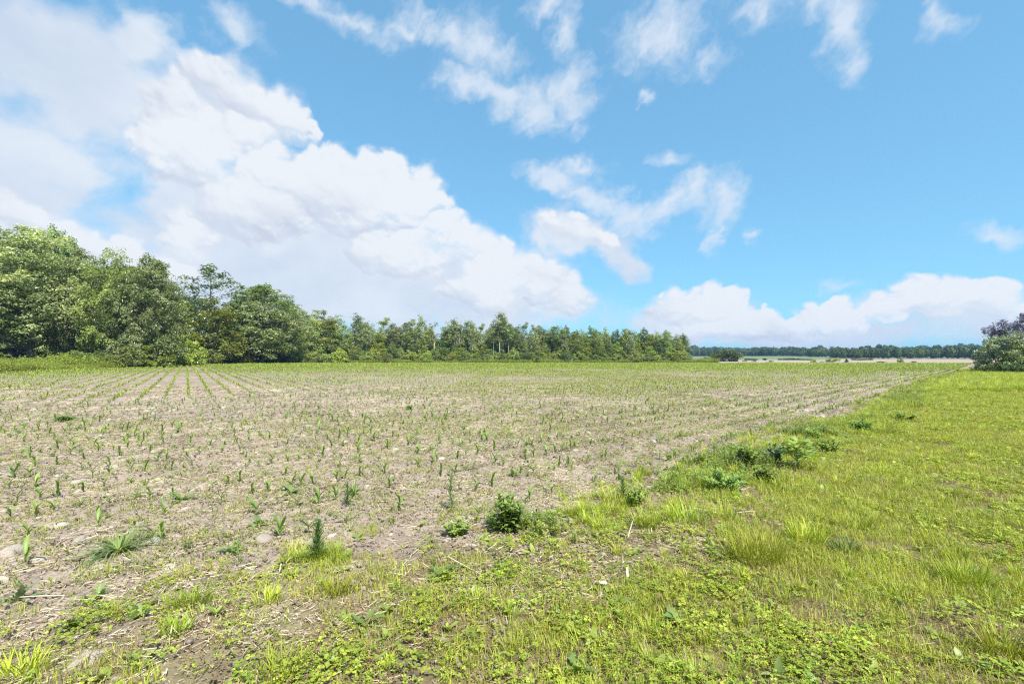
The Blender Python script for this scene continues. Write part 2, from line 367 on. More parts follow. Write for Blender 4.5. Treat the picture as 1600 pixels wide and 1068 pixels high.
# ================================================================ ground
def build_ground():
    fa = np.arange(-62, 62.01, .30); ca = np.arange(66, 294.1, 6.0)
    ang = np.radians(np.concatenate((fa, ca)))
    r = [.25, .5, .8, 1.1, 1.4, 1.65]
    while r[-1] < 30: r.append(r[-1]*1.0085)
    while r[-1] < 5000: r.append(r[-1]*1.026)
    r = np.array(r); na, nr = len(ang), len(r)
    X = (r[:, None]*np.sin(ang)[None, :]).ravel(); Y = (r[:, None]*np.cos(ang)[None, :]).ravel()
    Z = height(X, Y)
    V = np.stack((X, Y, Z), 1); V = np.concatenate((V, [[0, 0, float(height(0., 0.))]]))
    i = np.arange(nr-1)[:, None]*na; j = np.arange(na)[None, :]; jn = (j+1) % na
    Q = np.stack((i+j, i+na+j, i+na+jn, i+jn), -1).reshape(-1, 4)
    Tn = np.stack((np.arange(na), (np.arange(na)+1) % na, np.full(na, len(V)-1), np.full(na, -1)), 1)
    Fq = np.concatenate((Q, Tn))[:, ::1]
    Fq[:len(Q)] = Fq[:len(Q)][:, ::-1]; Fq[len(Q):, :3] = Fq[len(Q):, :3][:, ::-1]
    x, y = V[:, 0], V[:, 1]; d = np.hypot(x, y)
    s = sdist(x, y)+.5*fbm(x*1.3, y*1.3, 91, 3)+.35*fbm(x*6, y*6, 92, 3)
    soil = np.array([.245, .192, .150]); soil2 = np.array([.305, .245, .192]); turf = np.array([.185, .135, .085]); turfg = np.array([.185, .175, .07])
    t = np.clip(.5+1.6*fbm(x*.35, y*.35, 61, 3), 0, 1)[:, None]; C = soil*(1-t)+soil2*t
    tg = np.clip(.5+2.2*fbm(x*.8, y*.8, 62, 4), 0, 1)[:, None]; tg = np.maximum(tg*.7, sstep(d, 8, 20)[:, None]*.85)
    T = turf*(1-tg)+turfg*tg
    fm = np.maximum(sstep(s, -.35, .25), .75*(1-sstep(x, -2.2, -.2))*sstep(s, -1.6, -.2))[:, None]; C = T*(1-fm)+C*fm
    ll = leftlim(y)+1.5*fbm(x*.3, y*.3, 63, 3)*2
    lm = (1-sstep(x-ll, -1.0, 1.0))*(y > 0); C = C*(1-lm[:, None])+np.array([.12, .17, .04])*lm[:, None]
    # bare headland, stubble and far fields
    far = sstep(y, FAR_Y-1, FAR_Y+1)*sstep(x, leftlim(y)-2, leftlim(y)+2)
    stub = np.array([.33, .255, .205]); C = C*(1-far[:, None])+stub*far[:, None]
    band = sstep(y, 205, 212)*(1-sstep(y, 222, 230))*sstep(x, 40, 60); C = C*(1-.6*band[:, None])+np.array([.2, .24, .09])*.6*band[:, None]
    gm = sstep(d+60*fbm(x*.006, y*.006, 64, 2), 330, 345)[:, None]; C = C*(1-gm)+np.array([.14, .19, .085])*gm
    # strip of stubble to the right of the green slope
    azm = np.arctan2(x, np.maximum(y, 1e-6)); rs = (sstep(azm, .58, .64)*sstep(d, 330, 345)*(1-sstep(d, 425, 440)))[:, None]
    C = C*(1-rs)+np.array([.32, .25, .2])*rs
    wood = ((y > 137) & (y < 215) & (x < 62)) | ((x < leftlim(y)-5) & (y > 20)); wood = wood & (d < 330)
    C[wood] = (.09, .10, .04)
    C[d > 740] = (.06, .075, .035)
    cf = V[np.where(Fq[:, 3:] >= 0, Fq, Fq[:, :1])].mean(1); fx, fy = cf[:, 0], cf[:, 1]; fd = np.hypot(fx, fy)
    reg = np.where(sdist(fx, fy) > 0, 0, 1)
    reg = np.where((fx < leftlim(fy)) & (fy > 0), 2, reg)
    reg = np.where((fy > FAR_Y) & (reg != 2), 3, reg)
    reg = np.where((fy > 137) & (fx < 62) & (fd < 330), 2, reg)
    reg = np.where(fd > 335, 4, reg); reg = np.where(fd > 740, 5, reg)
    names = ['field', 'verge_ground', 'woodland_ground', 'stubble_field', 'green_field', 'hillside']
    labels = ['pale tilled soil field sown with rows of corn seedlings', 'grassy verge along the near edge of the tilled field', 'shaded ground under and before the wood',
              'bare pinkish stubble field beyond the corn field', 'distant green field below the wooded ridge', 'low wooded hill on the horizon']
    for q in range(6):
        fq = Fq[reg == q]; u, inv = np.unique(fq, return_inverse=True); inv = inv.reshape(fq.shape)
        if u[0] == -1: u = u[1:]; inv = inv-1
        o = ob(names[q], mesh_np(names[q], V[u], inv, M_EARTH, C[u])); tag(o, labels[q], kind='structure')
build_ground()

# ================================================================ leaf and plant geometry
RNG = np.random.default_rng(7)
def unit(v): return v/np.maximum(np.linalg.norm(v, axis=-1, keepdims=True), 1e-9)
def leaf_cloud(g, P, N, size, cols, rng, asp=.55, fold=.18):
    """one folded four-point leaf (two faces) at each point P facing N"""
    n = len(P); t = unit(np.cross(N, rng.normal(size=(n, 3)))); b = np.cross(N, t)
    L = (size*rng.uniform(.7, 1.3, n))[:, None] if np.isscalar(size) else size[:, None]
    v = np.stack((P-t*L*.5, P+b*L*asp*.5+N*L*fold, P+t*L*.5, P-b*L*asp*.5+N*L*fold), 1).reshape(-1, 3)
    k = np.arange(n)[:, None]*4
    f = np.concatenate((np.concatenate((k, k+1, k+2, k*0-1), 1), np.concatenate((k, k+2, k+3, k*0-1), 1)))
    f2 = np.where(f < 0, -1, f); f2[:, 3] = -1
    g.add(v, f2, np.repeat(cols, 4, axis=0))
def tube(g, pts, rad, sides, c):
    pts = np.asarray(pts, float); n = len(pts); rad = np.asarray(rad, float)
    tg = unit(np.gradient(pts, axis=0)); up = np.where(np.abs(tg[:, 2:3]) > .9, [[1., 0, 0]], [[0, 0, 1.]])
    a = unit(np.cross(tg, up)); b = np.cross(tg, a)
    th = np.linspace(0, 2*np.pi, sides, endpoint=False)
    V = pts[:, None]+rad[:, None, None]*(a[:, None]*np.cos(th)[None, :, None]+b[:, None]*np.sin(th)[None, :, None])
    i = np.arange(n-1)[:, None]*sides; j = np.arange(sides)[None, :]; jn = (j+1) % sides
    Q = np.stack((i+j, i+jn, i+sides+jn, i+sides+j), -1).reshape(-1, 4)
    g.add(V.reshape(-1, 3), Q, c)
def strip(g, base, az, length, width, rise, droop, c, segs=5, cup=.25, twist=0., wav=0., tipc=None, rng=None, jag=0.):
    """an arching leaf blade: starts at angle `rise` above level and bends down by `droop` radians"""
    s = np.linspace(0, 1, segs+1); ang = rise-droop*s**1.3
    dl = length/segs; h = np.concatenate(([0], np.cumsum(np.cos(ang[:-1])*dl))); z = np.concatenate(([0], np.cumsum(np.sin(ang[:-1])*dl)))
    az2 = az+twist*s; ca, sa = np.cos(az), np.sin(az)
    C = np.stack((base[0]+h*ca-np.sin(s*2.2)*twist*length*.2*sa, base[1]+h*sa+np.sin(s*2.2)*twist*length*.2*ca, base[2]+z), 1)
    wd = width*.5*np.clip(np.sin(np.pi*(s*.86+.12))**.8, .03, 1); wd[-1] = width*.03
    if jag: wd = wd*(1+jag*np.where(np.arange(segs+1) % 2, 1, -1)); wd[-1] = width*.03
    side = np.stack((-np.sin(az2), np.cos(az2), np.zeros_like(s)), 1); nrm = np.stack((-np.sin(ang)*ca, -np.sin(ang)*sa, np.cos(ang)), 1)
    L = C+side*wd[:, None]+nrm*(cup*wd)[:, None]; Rr = C-side*wd[:, None]+nrm*(cup*wd)[:, None]
    V = np.stack((L, C, Rr), 1).reshape(-1, 3)
    k = np.arange(segs)[:, None]*3
    Q = np.concatenate((np.concatenate((k, k+1, k+4, k+3), 1), np.concatenate((k+1, k+2, k+5, k+4), 1)))
    c = np.asarray(c, float); cc = np.repeat((c[None]*(1-s[:, None])+(np.asarray(tipc, float) if tipc is not None else c)[None]*s[:, None]), 3, axis=0)
    g.add(V, Q, cc)
def blade(g, base, az, length, width, lean, c, rng):
    """cheap grass blade: 3 stations, 3 faces"""
    d = np.array([np.cos(az), np.sin(az), 0]); sd = np.array([-np.sin(az), np.cos(az), 0])*width*.5
    p0 = np.asarray(base, float); p1 = p0+d*length*lean*.35+np.array([0, 0, length*.55]); p2 = p0+d*length*lean+np.array([0, 0, length*(1-.45*lean*lean)])
    V = np.array([p0-sd, p0+sd, p1-sd*.85, p1+sd*.85, p2]); g.add(V, [[0, 1, 3, 2], [2, 3, 4, -1]], c)
def lerp(a, b, t): return np.asarray(a)*(1-t)+np.asarray(b)*t

# ---------------------------------------------------------------- scatter (uncountable ground cover)
def scatter(name, protos, pts, rot, scl, idx, label, cat):
    c = bpy.data.collections.new(name+'_sources')
    for i, me in enumerate(protos):
        o = bpy.data.objects.new('%s_%02d' % (name, i), me); c.objects.link(o)
    me = bpy.data.meshes.new(name); n = len(pts)
    me.vertices.add(n); me.vertices.foreach_set('co', np.asarray(pts, np.float32).ravel())
    a = me.attributes.new('rot', 'FLOAT_VECTOR', 'POINT'); a.data.foreach_set('vector', np.asarray(rot, np.float32).ravel())
    a = me.attributes.new('scl', 'FLOAT', 'POINT'); a.data.foreach_set('value', np.asarray(scl, np.float32))
    a = me.attributes.new('idx', 'INT', 'POINT'); a.data.foreach_set('value', np.asarray(idx, np.int32))
    o = ob(name, me)
    ng = bpy.data.node_groups.new(name, 'GeometryNodeTree')
    ng.interface.new_socket('Geometry', in_out='INPUT', socket_type='NodeSocketGeometry'); ng.interface.new_socket('Geometry', in_out='OUTPUT', socket_type='NodeSocketGeometry')
    k = NG(ng); gi = k.new('NodeGroupInput'); go = k.new('NodeGroupOutput')
    ci = k.new('GeometryNodeCollectionInfo'); ci.inputs[0].default_value = c; ci.inputs['Separate Children'].default_value = True; ci.inputs['Reset Children'].default_value = True
    ip = k.new('GeometryNodeInstanceOnPoints'); ip.inputs['Pick Instance'].default_value = True
    def attr(nm, dt):
        q = k.new('GeometryNodeInputNamedAttribute', data_type=dt); q.inputs[0].default_value = nm; return q.outputs[0]
    k.link(gi.outputs[0], ip.inputs['Points']); k.link(ci.outputs[0], ip.inputs['Instance'])
    k.link(attr('idx', 'INT'), ip.inputs['Instance Index']); k.link(attr('rot', 'FLOAT_VECTOR'), ip.inputs['Rotation']); k.link(attr('scl', 'FLOAT'), ip.inputs['Scale'])
    k.link(ip.outputs[0], go.inputs[0])
    md = o.modifiers.new('scatter', 'NODES'); md.node_group = ng
    return tag(o, label, cat, kind='stuff')
def rots(n, rng, tilt=.12): return np.stack((rng.normal(0, tilt, n), rng.normal(0, tilt, n), rng.uniform(0, 2*np.pi, n)), 1)
def ground_pts(x, y, dz=0.): return np.stack((x, y, height(x, y)+dz), 1)
def inview(x, y, m=1.25, a=3.0): return (np.abs(x) < m*y+a) & (y > .4)

# ================================================================ trees
def tree_meshes(name, H, bole, shape, cw, nclump, crad, nleaf, lsize, c1, c2, seed, barkm=M_BARK, trunk_r=None, flat=.9, fill=.5, lean=0., forks=1, lift=.35, mat=M_TREE):
    """trunk, branches and crown; shape(t) = crown radius factor, t 0 at the crown's foot, 1 at its top"""
    rng = np.random.default_rng(seed); tr = trunk_r or H*.018
    gt, gb, gl = Geo(), Geo(), Geo()
    hs = np.linspace(0, H*.9, 9); wob = np.cumsum(rng.normal(0, .012*H*.35, (9, 2)), 0); wob[0] = 0
    tp = np.stack((wob[:, 0]+lean*hs, wob[:, 1], hs), 1)
    trad = tr*np.clip(1-hs/(H*.95), .06, 1)**.9; trad[0] *= 1.45
    tube(gt, tp, trad, 8, (1, 1, 1))
    cc = []; tries = 0
    while len(cc) < nclump and tries < nclump*40:
        tries += 1
        t = rng.uniform(0, 1); rr = shape(t)*cw*.5
        if rng.uniform() > (shape(t)+.12): continue
        q = rng.uniform()**fill; a = rng.uniform(0, 2*np.pi)
        z = bole+(H-bole-crad*.6)*t
        p = np.array([np.interp(z, hs, tp[:, 0])+q*rr*np.cos(a), np.interp(z, hs, tp[:, 1])+q*rr*np.sin(a), z])
        if any(np.sum((p-o)**2) < (crad*.62)**2 for o in cc): continue
        cc.append(p)
    for p in cc:
        hd = np.hypot(p[0]-np.interp(p[2], hs, tp[:, 0]), p[1]-np.interp(p[2], hs, tp[:, 1]))
        z0 = np.clip(p[2]-hd*rng.uniform(.35, .8)-.3, bole*.7, H*.88); s0 = np.array([np.interp(z0, hs, tp[:, 0]), np.interp(z0, hs, tp[:, 1]), z0])
        mid = lerp(s0, p, .55)+np.array([*rng.normal(0, .08*hd+.02, 2), -.06*hd])
        r0 = min(tr*.42, .02*hd+.03)*np.clip(1-z0/H*.6, .3, 1)
        tube(gb, [s0, lerp(s0, mid, .5)+[0, 0, .04*hd], mid, p+[0, 0, crad*.2]], [r0, r0*.75, r0*.5, r0*.15], 5, (1, 1, 1))
        n = int(1.45*nleaf*rng.uniform(.6, 1.4)); cr = crad*rng.uniform(.75, 1.25)
        dr = unit(rng.normal(size=(n, 3))); dr[:, 2] = np.where((dr[:, 2] < -.25) & (rng.uniform(size=n) < .6), -dr[:, 2], dr[:, 2])
        # leaves sit on several small sprays inside the clump, so light falls between them
        ks = 6; sp = unit(rng.normal(size=(ks, 3)))*cr*rng.uniform(.45, .95, (ks, 1)); sp[:, 2] = sp[:, 2]*flat+lift*cr*.3
        wch = rng.integers(0, ks, n)
        P = p+sp[wch]+dr*(cr*.52*rng.uniform(.25, 1, n)**.6)[:, None]*np.array([1, 1, .85])
        N = unit(dr*.75+np.array([0, 0, .55])+rng.normal(0, .42, (n, 3)))
        base = lerp(c1, c2, np.clip(rng.normal(.45, .36), -.1, 1.2))
        tt = rng.normal(1, .17, n)[:, None]; cols = np.clip(base[None]*tt, .004, 1)
        yel = (rng.uniform(size=n) < .07)[:, None]; cols = np.where(yel, cols*np.array([1.5, 1.25, .8]), cols)
        leaf_cloud(gl, P, N, lsize, cols, rng)
    return (gt.mesh(name+'_trunk', barkm), gb.mesh(name+'_branches', barkm), gl.mesh(name+'_crown', mat, False), H)
def dome(t): return np.sqrt(max(0, 1-(t*1.0-.34)**2/.46)) if t > .34 else .62+.38*math.sin(min(1, t/.34)*1.57)
def skirt(t): return (.86+.14*math.sin(t/.3*1.57)) if t < .3 else max(.05, 1-((t-.3)/.72)**2.1)
def vase(t): return .35+.65*math.sin(min(1, t/.62)*1.57) if t < .62 else max(.1, 1-((t-.62)/.42)**2)
def column(t): return .60+.40*math.sin(min(1, t/.4)*1.57) if t < .4 else max(.14, 1-.86*((t-.4)/.6)**1.15)
def spire(t): return max(.04, 1-t)**.85
G1, G2 = np.array([.185, .255, .068]), np.array([.33, .41, .125])
Y1, Y2 = np.array([.205, .275, .048]), np.array([.35, .42, .085])
K1, K2 = np.array([.062, .105, .034]), np.array([.105, .16, .046])
S1, S2 = np.array([.235, .295, .130]), np.array([.40, .46, .24])
TREES = {
 'oak_a': tree_meshes('oak_a', 18, 3.4, dome, 13.5, 140, 1.45, 125, .33, S1*.95, S2*1.1, 11),
 'oak_b': tree_meshes('oak_b', 17, 2.4, skirt, 11.5, 125, 1.4, 125, .34, G1*1.1, S2, 12),
 'oak_c': tree_meshes('oak_c', 18, 1.8, skirt, 13, 185, 1.35, 125, .36, G1, S2*.95, 13),
 'oak_d': tree_meshes('oak_d', 19, 3.2, dome, 12.5, 120, 1.45, 125, .34, G1*1.1, G2*1.1, 14),
 'bushy_a': tree_meshes('bushy_a', 13, .7, skirt, 7.5, 84, 1.1, 85, .34, G1*1.05, G2*1.1, 21),
 'bushy_b': tree_meshes('bushy_b', 13, 1.0, skirt, 7.0, 78, 1.1, 85, .34, Y1*.95, Y2, 22),
 'bushy_c': tree_meshes('bushy_c', 13, .9, dome, 7.0, 78, 1.1, 85, .34, K1*1.3, G2, 23),
 'column_a': tree_meshes('column_a', 11, .9, column, 6.0, 120, .72, 52, .27, G1, G2, 24, M_BARKP, .13, fill=.55),
 'column_b': tree_meshes('column_b', 11, 1.6, column, 5.6, 110, .72, 52, .27, Y1*.95, Y2*.9, 25, M_BARKP, .13, fill=.55),
 'column_c': tree_meshes('column_c', 11, 1.2, column, 5.8, 115, .72, 52, .27, K1*1.5, G2*.9, 26, M_BARK, .14, fill=.55),
 'slim_a': tree_meshes('slim_a', 15, 6.2, column, 4.8, 42, 1.0, 60, .34, G1, S2, 31, M_BARKP, .17, fill=.6),
 'slim_b': tree_meshes('slim_b', 15, 8.0, column, 4.6, 36, 1.0, 62, .34, G1*.9, S2*.9, 32, M_BARKP, .17, fill=.6),
 'slim_c': tree_meshes('slim_c', 15, 4.5, spire, 5.0, 42, .95, 58, .34, S1*.9, S2*.9, 33, M_BARKP, .15, fill=.6),
 'sparse': tree_meshes('sparse', 17, 8.5, vase, 7.0, 40, .95, 34, .33, K1*1.2, G1*1.2, 34, M_BARKP, .22, fill=.7),
 'snag': tree_meshes('snag', 12, 6.5, vase, 4.4, 12, .75, 22, .3, np.array([.12, .10, .05]), np.array([.18, .15, .07]), 35, M_BARKP, .2, fill=.5),
 'conifer': tree_meshes('conifer', 8, .4, spire, 4.2, 60, .7, 60, .26, K1*.85, K2*.8, 41, fill=.7, lift=-.3),
 'shrub_a': tree_meshes('shrub_a', 3.0, .05, dome, 3.6, 40, .55, 75, .2, G1, G2, 51),
 'shrub_b': tree_meshes('shrub_b', 3.0, .05, skirt, 3.8, 40, .55, 75, .2, Y1, Y2*1.1, 52),
 'shrub_c': tree_meshes('shrub_c', 3.0, .05, dome, 4.2, 46, .58, 75, .2, K1*1.1, K2*1.3, 53),
}
N_TREE = [0]
def tree(kind, name, px, d, top, wpx, label, group=None, cat='tree', base_z=None, rz=None, keep=True):
    tm, bm, cm, H0 = TREES[kind]
    x, y = at(px, d), d; z = float(height(x, y))
    H = (HY-top)*d/F+CH-z; N_TREE[0] += 1
    rz = (N_TREE[0]*2.399) % 6.283 if rz is None else rz
    bb = np.array([v[:] for v in [cm.vertices[i].co for i in range(0, len(cm.vertices), 97)]]); w0 = np.ptp(np.percentile(bb[:, 0], [2, 98]))+.8
    zt = np.percentile(bb[:, 2], 99.7)
    sz = H/zt; sx = wpx*d/F/w0
    e = empty(name, (x, y, z-.03), rz, (sx, sx, sz)); tag(e, label, cat, group)
    ob('trunk', tm, e); ob('branches', bm, e); ob('crown', cm, e)
    return e
# ---------------------------------------------------------------- the wood on the left
GL = 'large trees at the left end of the wood'
tree('oak_a', 'oak_tree', 48, 72, 360, 165, 'tallest broad tree at the far left with dark trunk showing at its foot', GL)
tree('oak_b', 'oak_tree', 130, 79, 393, 82, 'leafy tree filling the gap beside the tallest broad tree', GL)
tree('oak_d', 'oak_tree', 178, 73, 394, 86, 'broad tree with peaked top, left one of the twin crowns', GL)
tree('oak_c', 'oak_tree', 236, 72, 402, 92, 'broad tree with sloping right side, right one of the twin crowns', GL)
tree('oak_b', 'oak_tree', -75, 66, 384, 150, 'broad tree cut by the left picture edge beside the tallest tree', GL)
tree('oak_d', 'oak_tree', -10, 92, 366, 130, 'tree behind the tallest broad tree by the left picture edge', GL)
tree('oak_c', 'oak_tree', 92, 96, 361, 95, 'dark topped tree rising behind the tallest broad tree', GL)
tree('oak_a', 'oak_tree', 205, 100, 420, 110, 'tree mostly hidden behind the twin crowns', GL)
for px, d, top, wd in ((-50, 98, 420, 90), (20, 104, 430, 90), (75, 106, 440, 80), (120, 100, 430, 80), (165, 108, 440, 80), (225, 106, 445, 80)):
    tree('bushy_a', 'leafy_tree', px, d, top, wd, 'dark inner tree seen low between the trunks of the large left trees', 'inner trees of the left wood')
for px, d, top, wd in ((355, 140, 490, 60), (395, 142, 480, 60), (436, 150, 492, 52), (462, 152, 500, 48), (486, 158, 502, 46), (512, 160, 504, 44), (540, 165, 522, 40), (556, 165, 520, 36)):
    tree('bushy_c', 'leafy_tree', px, d, top, wd, 'dark tree filling the wood behind and beside the round oak', 'inner trees by the round oak')
tree('bushy_a', 'leafy_tree', 272, 98, 452, 70, 'low leafy tree tucked right behind the twin crowns', GL)
tree('sparse', 'sparse_tree', 324, 104, 414, 84, 'tall open tree with bare upper branches above the left wood', GL)
tree('bushy_b', 'leafy_tree', 335, 100, 466, 78, 'yellow green tree below the tall open crowned tree', GL)
tree('bushy_c', 'leafy_tree', 300, 108, 462, 70, 'dark leafy tree left of the tall open tree trunk', GL)
tree('shrub_b', 'rounded_bush', 291, 84, 524, 58, 'rounded yellow green bush standing out before the left wood', cat='bush')
tree('bushy_a', 'leafy_tree', 374, 124, 462, 62, 'narrow leafy tree leaning on the left of the round oak', GL)
tree('oak_c', 'oak_tree', 408, 113, 447, 118, 'round dense oak with pale trunk standing before the wood', GL)
tree('bushy_c', 'leafy_tree', 448, 132, 470, 48, 'dark tree showing behind the right side of round oak', GL)
tree('bushy_c', 'leafy_tree', 468, 128, 484, 48, 'dark rounded tree next right of the round oak', GL)
tree('bushy_a', 'leafy_tree', 490, 140, 486, 44, 'mid green tree, second to the right of the round oak', GL)
tree('bushy_b', 'leafy_tree', 508, 142, 485, 46, 'taller mid green tree just left of the gap in wood', GL)
tree('bushy_a', 'leafy_tree', 529, 143, 494, 40, 'last tree before the sky gap in the wood', GL)
for px, d, top, wd, kd in ((-2,64,550,50,'shrub_a'),(92,70,551,40,'shrub_b'),(118,66,547,54,'shrub_a'),(160,66,545,60,'shrub_c'),(198,66,541,56,'shrub_a'),(243,70,540,60,'shrub_b'),
                       (328,96,545,44,'shrub_a'),(352,104,540,40,'shrub_c'),(378,108,545,34,'shrub_b'),(440,118,542,46,'shrub_c'),(470,124,540,40,'shrub_a'),(500,130,545,38,'shrub_a'),(528,134,545,36,'shrub_b'),(-40,62,548,70,'shrub_a')):
    tree(kd, 'undergrowth_bush', px, d, top, wd, 'undergrowth bush '+('below the tallest broad tree' if px < 125 else 'below the twin crowns' if px < 270 else 'between the rounded bush and the round oak' if px < 400 else 'right of the round oak')+' at the left wood', 'bushes at the foot of the left trees', 'bush')
# ---------------------------------------------------------------- the tree line across the middle
GM = 'trees of the middle tree line'
mid = [ # x, distance, top, width, kind, label
 (563,148,492,32,'slim_a','open topped slim tree first right of the sky gap'),(580,152,506,26,'column_a',None),(600,149,497,36,'slim_c','slim pale green tree, second tall top right of sky gap'),
 (592,146,522,36,'column_b',None),(622,150,511,30,'slim_a',None),(640,147,518,33,'column_c',None),(636,156,504,28,'slim_b',None),
 (657,147,492,33,'column_a','dense dark tree rising highest left of the dead snag'),(645,158,499,24,'slim_c',None),(679,145,505,30,'snag','dead tree with bare white trunk and brown leaves'),
 (672,152,513,33,'column_b',None),(698,149,515,31,'column_a',None),(708,150,498,36,'slim_a','tree with ragged top first right of the dead snag'),(730,152,502,26,'slim_b',None),(722,147,520,33,'column_c',None),
 (752,148,506,22,'slim_c',None),(744,150,518,30,'column_b',None),(765,149,513,28,'column_a',None),(781,144,490,28,'slim_b','tallest slim tree with long bare trunk at mid tree line'),(786,146,498,20,'slim_b',None),
 (776,152,518,30,'column_b',None),(800,148,510,30,'column_c',None),(806,154,509,24,'slim_a',None),(820,146,504,22,'slim_c','thin dark topped tree next right of the tallest slim tree'),(830,150,514,28,'column_a',None),
 (842,152,509,25,'column_b',None),(852,154,513,26,'slim_a',None),(869,145,510,34,'slim_b','tree with pale trunk fully visible right of centre'),(862,150,518,33,'column_a',None),(886,152,511,23,'column_c',None),
 (898,148,518,30,'column_b',None),(910,154,514,28,'column_a',None),(924,150,512,26,'column_c',None),(936,147,519,31,'column_b',None),(947,152,511,25,'column_a',None),(948,146,522,14,'slim_b',None),
 (962,149,517,31,'column_c',None),(976,152,514,30,'column_b',None),(990,148,517,33,'column_a',None),(1006,150,514,30,'column_c',None),(1016,146,522,28,'column_b',None),
 (1027,150,517,30,'column_a',None),(1043,148,518,30,'column_c',None),(1056,150,522,28,'column_a',None),(1066,146,523,25,'column_c','last dark tree at the right end of the tree line'),(1069,150,524,16,'slim_a',None)]
for px, d, top, wd, kd, lb in mid:
    zone = 'left of the tallest slim tree' if px < 781 else 'right of the tallest slim tree'
    kn = {'c': 'leafy', 's': 'slim'}[kd[0]]
    tree(kd, kn+'_tree' if kd != 'snag' else 'dead_tree', px, d, top, wd, lb or '%s green tree in the middle tree line %s' % (kn, zone), GM)
rg = np.random.default_rng(3)
for px, top, wd in ((572, 503, 20), (612, 506, 22), (668, 512, 18), (718, 508, 20), (738, 506, 18), (771, 507, 18), (795, 506, 18), (835, 508, 20), (880, 514, 18), (932, 514, 18), (985, 516, 18), (1038, 520, 18)):
    tree(['slim_b', 'slim_c', 'slim_a'][int(px) % 3], 'slim_tree', px, rg.uniform(143, 145), top, wd, 'narrow pale trunked tree at the front of the middle tree line', 'narrow trees at the front of the tree line')
for px in np.arange(556, 1062, 17.0):                                   # the second and third ranks, seen between the front trees
    p = px+rg.uniform(-6, 6); top = np.interp(p, [550, 700, 800, 950, 1065], [514, 514, 516, 518, 528])+rg.uniform(-3, 6)
    tree(str(rg.choice(['column_a', 'column_b', 'column_c'])), 'leafy_tree', p, rg.uniform(155, 175), top, rg.uniform(28, 36),
         'tree deep in the wood behind the front trees '+('left of the dead tree' if p < 679 else 'near the tallest slim tree' if p < 850 else 'toward the right end'), 'trees behind the front rank')
for px in np.arange(548, 1064, 16.0):                                   # leafy young trees closing the front of the wood
    p = px+rg.uniform(-5, 5); top = rg.uniform(533, 547) if p < 900 else rg.uniform(527, 542)
    tree(str(rg.choice(['column_a', 'column_b', 'column_c'])), 'young_tree', p, rg.uniform(141.5, 144), top, rg.uniform(15, 22), 'low leafy young tree closing the front of the wood '+('left of the dead tree' if p < 679 else 'near the tallest slim tree' if p < 850 else 'toward its right end'), 'young trees along the wood edge')
for px in np.arange(540, 1068, 12.5):
    p = px+rg.uniform(-4, 4)
    tree(str(rg.choice(['shrub_a', 'shrub_b', 'shrub_c', 'shrub_a'])), 'undergrowth_bush', p, rg.uniform(138, 143), rg.uniform(545, 554), rg.uniform(18, 30),
         'low bush at the foot of the tree line '+('left of the dead tree' if p < 679 else 'between dead tree and tallest slim tree' if p < 781 else 'right of the tallest slim tree'), 'bushes along the middle tree line', 'bush')
# ---------------------------------------------------------------- bushes out on the far fields
farb = [('shrub_c',1125,176,545,30,'left one of two dark round trees right of the wood'),('shrub_c',1143,174,544,30,'right one of two dark round trees right of the wood'),
 ('shrub_b',1105,170,557,18,'pale low bush between the wood and two round trees'),('shrub_a',1164,168,562,9,'small dark bush just right of two round trees'),('shrub_a',1178,158,562.5,8,'small dark bush, second right of the two round trees'),
 ('shrub_a',1205,156,562.5,8,'small lone bush on stubble below the green field'),('shrub_b',1271,150,561,10,'light green bush left of the widest stubble bush'),('shrub_a',1284,152,564,8,'very low bush touching the widest stubble bush'),
 ('shrub_b',1297,152,560,15,'widest green bush on the stubble field'),('conifer',1323,146,560,8,'small dark pointed conifer on the stubble field'),('shrub_a',1308,190,558,11,'bush behind between wide bush and pointed conifer'),
 ('shrub_c',1378,140,564,13,'flat dark bush right of the pointed conifer'),('shrub_b',1407,146,558.5,9,'pale upright bush on the right stubble field'),('shrub_c',1428,142,563.5,7,'small dark bush right of the pale upright bush'),
 ('shrub_c',1195,240,558.5,7,'tiny round bush at the edge of the green field'),('shrub_c',1522,122,566,12,'low bush near the right end of the stubble field')]
for kd, px, d, top, wd, lb in farb: tree(kd, 'field_bush' if kd != 'conifer' else 'conifer_tree', px, d, top, wd, lb, cat='bush' if kd != 'conifer' else 'tree')
for i, px in enumerate(list(np.arange(1168, 1186, 6))+list(np.arange(1220, 1272, 6.5))+list(np.arange(1335, 1365, 8))):
    tree('shrub_c', 'hedge_bush', px, 250+10*math.sin(px), 559.3+.8*math.sin(px*3), 9, 'dark bush in the thin hedge between stubble and green field', 'hedge bushes below the green field', 'bush')
# ---------------------------------------------------------------- trees at the right edge
PU1, PU2 = np.array([.120, .095, .165]), np.array([.25, .215, .34])
TREES['purple'] = tree_meshes('purple', 6.0, 2.6, dome, 5.2, 60, .62, 95, .2, PU1*np.array([1.5, 1.6, 1.7]), PU2*np.array([1.25, 1.35, 1.4]), 61, mat=M_RIGHT)
TREES['silver'] = tree_meshes('silver', 4.2, .5, dome, 5.0, 62, .6, 100, .2, np.array([.17, .22, .13]), np.array([.36, .42, .29]), 62, mat=M_RIGHT)
TREES['greenr'] = tree_meshes('greenr', 3.4, .2, dome, 4.0, 44, .55, 90, .18, G1, Y2, 63, mat=M_RIGHT)
tree('purple', 'purple_leaved_tree', 1604, 47, 489, 86, 'purple leaved tree at the right picture edge')
tree('silver', 'silver_leaved_tree', 1574, 45, 519, 70, 'silvery green small tree below the purple one')
tree('greenr', 'leafy_shrub', 1612, 44, 534, 60, 'green shrub cut by the right picture edge', cat='shrub')
TREES['lowdark'] = tree_meshes('lowdark', 1.0, .02, dome, 3.4, 26, .3, 70, .13, K1, G1*1.1, 64)
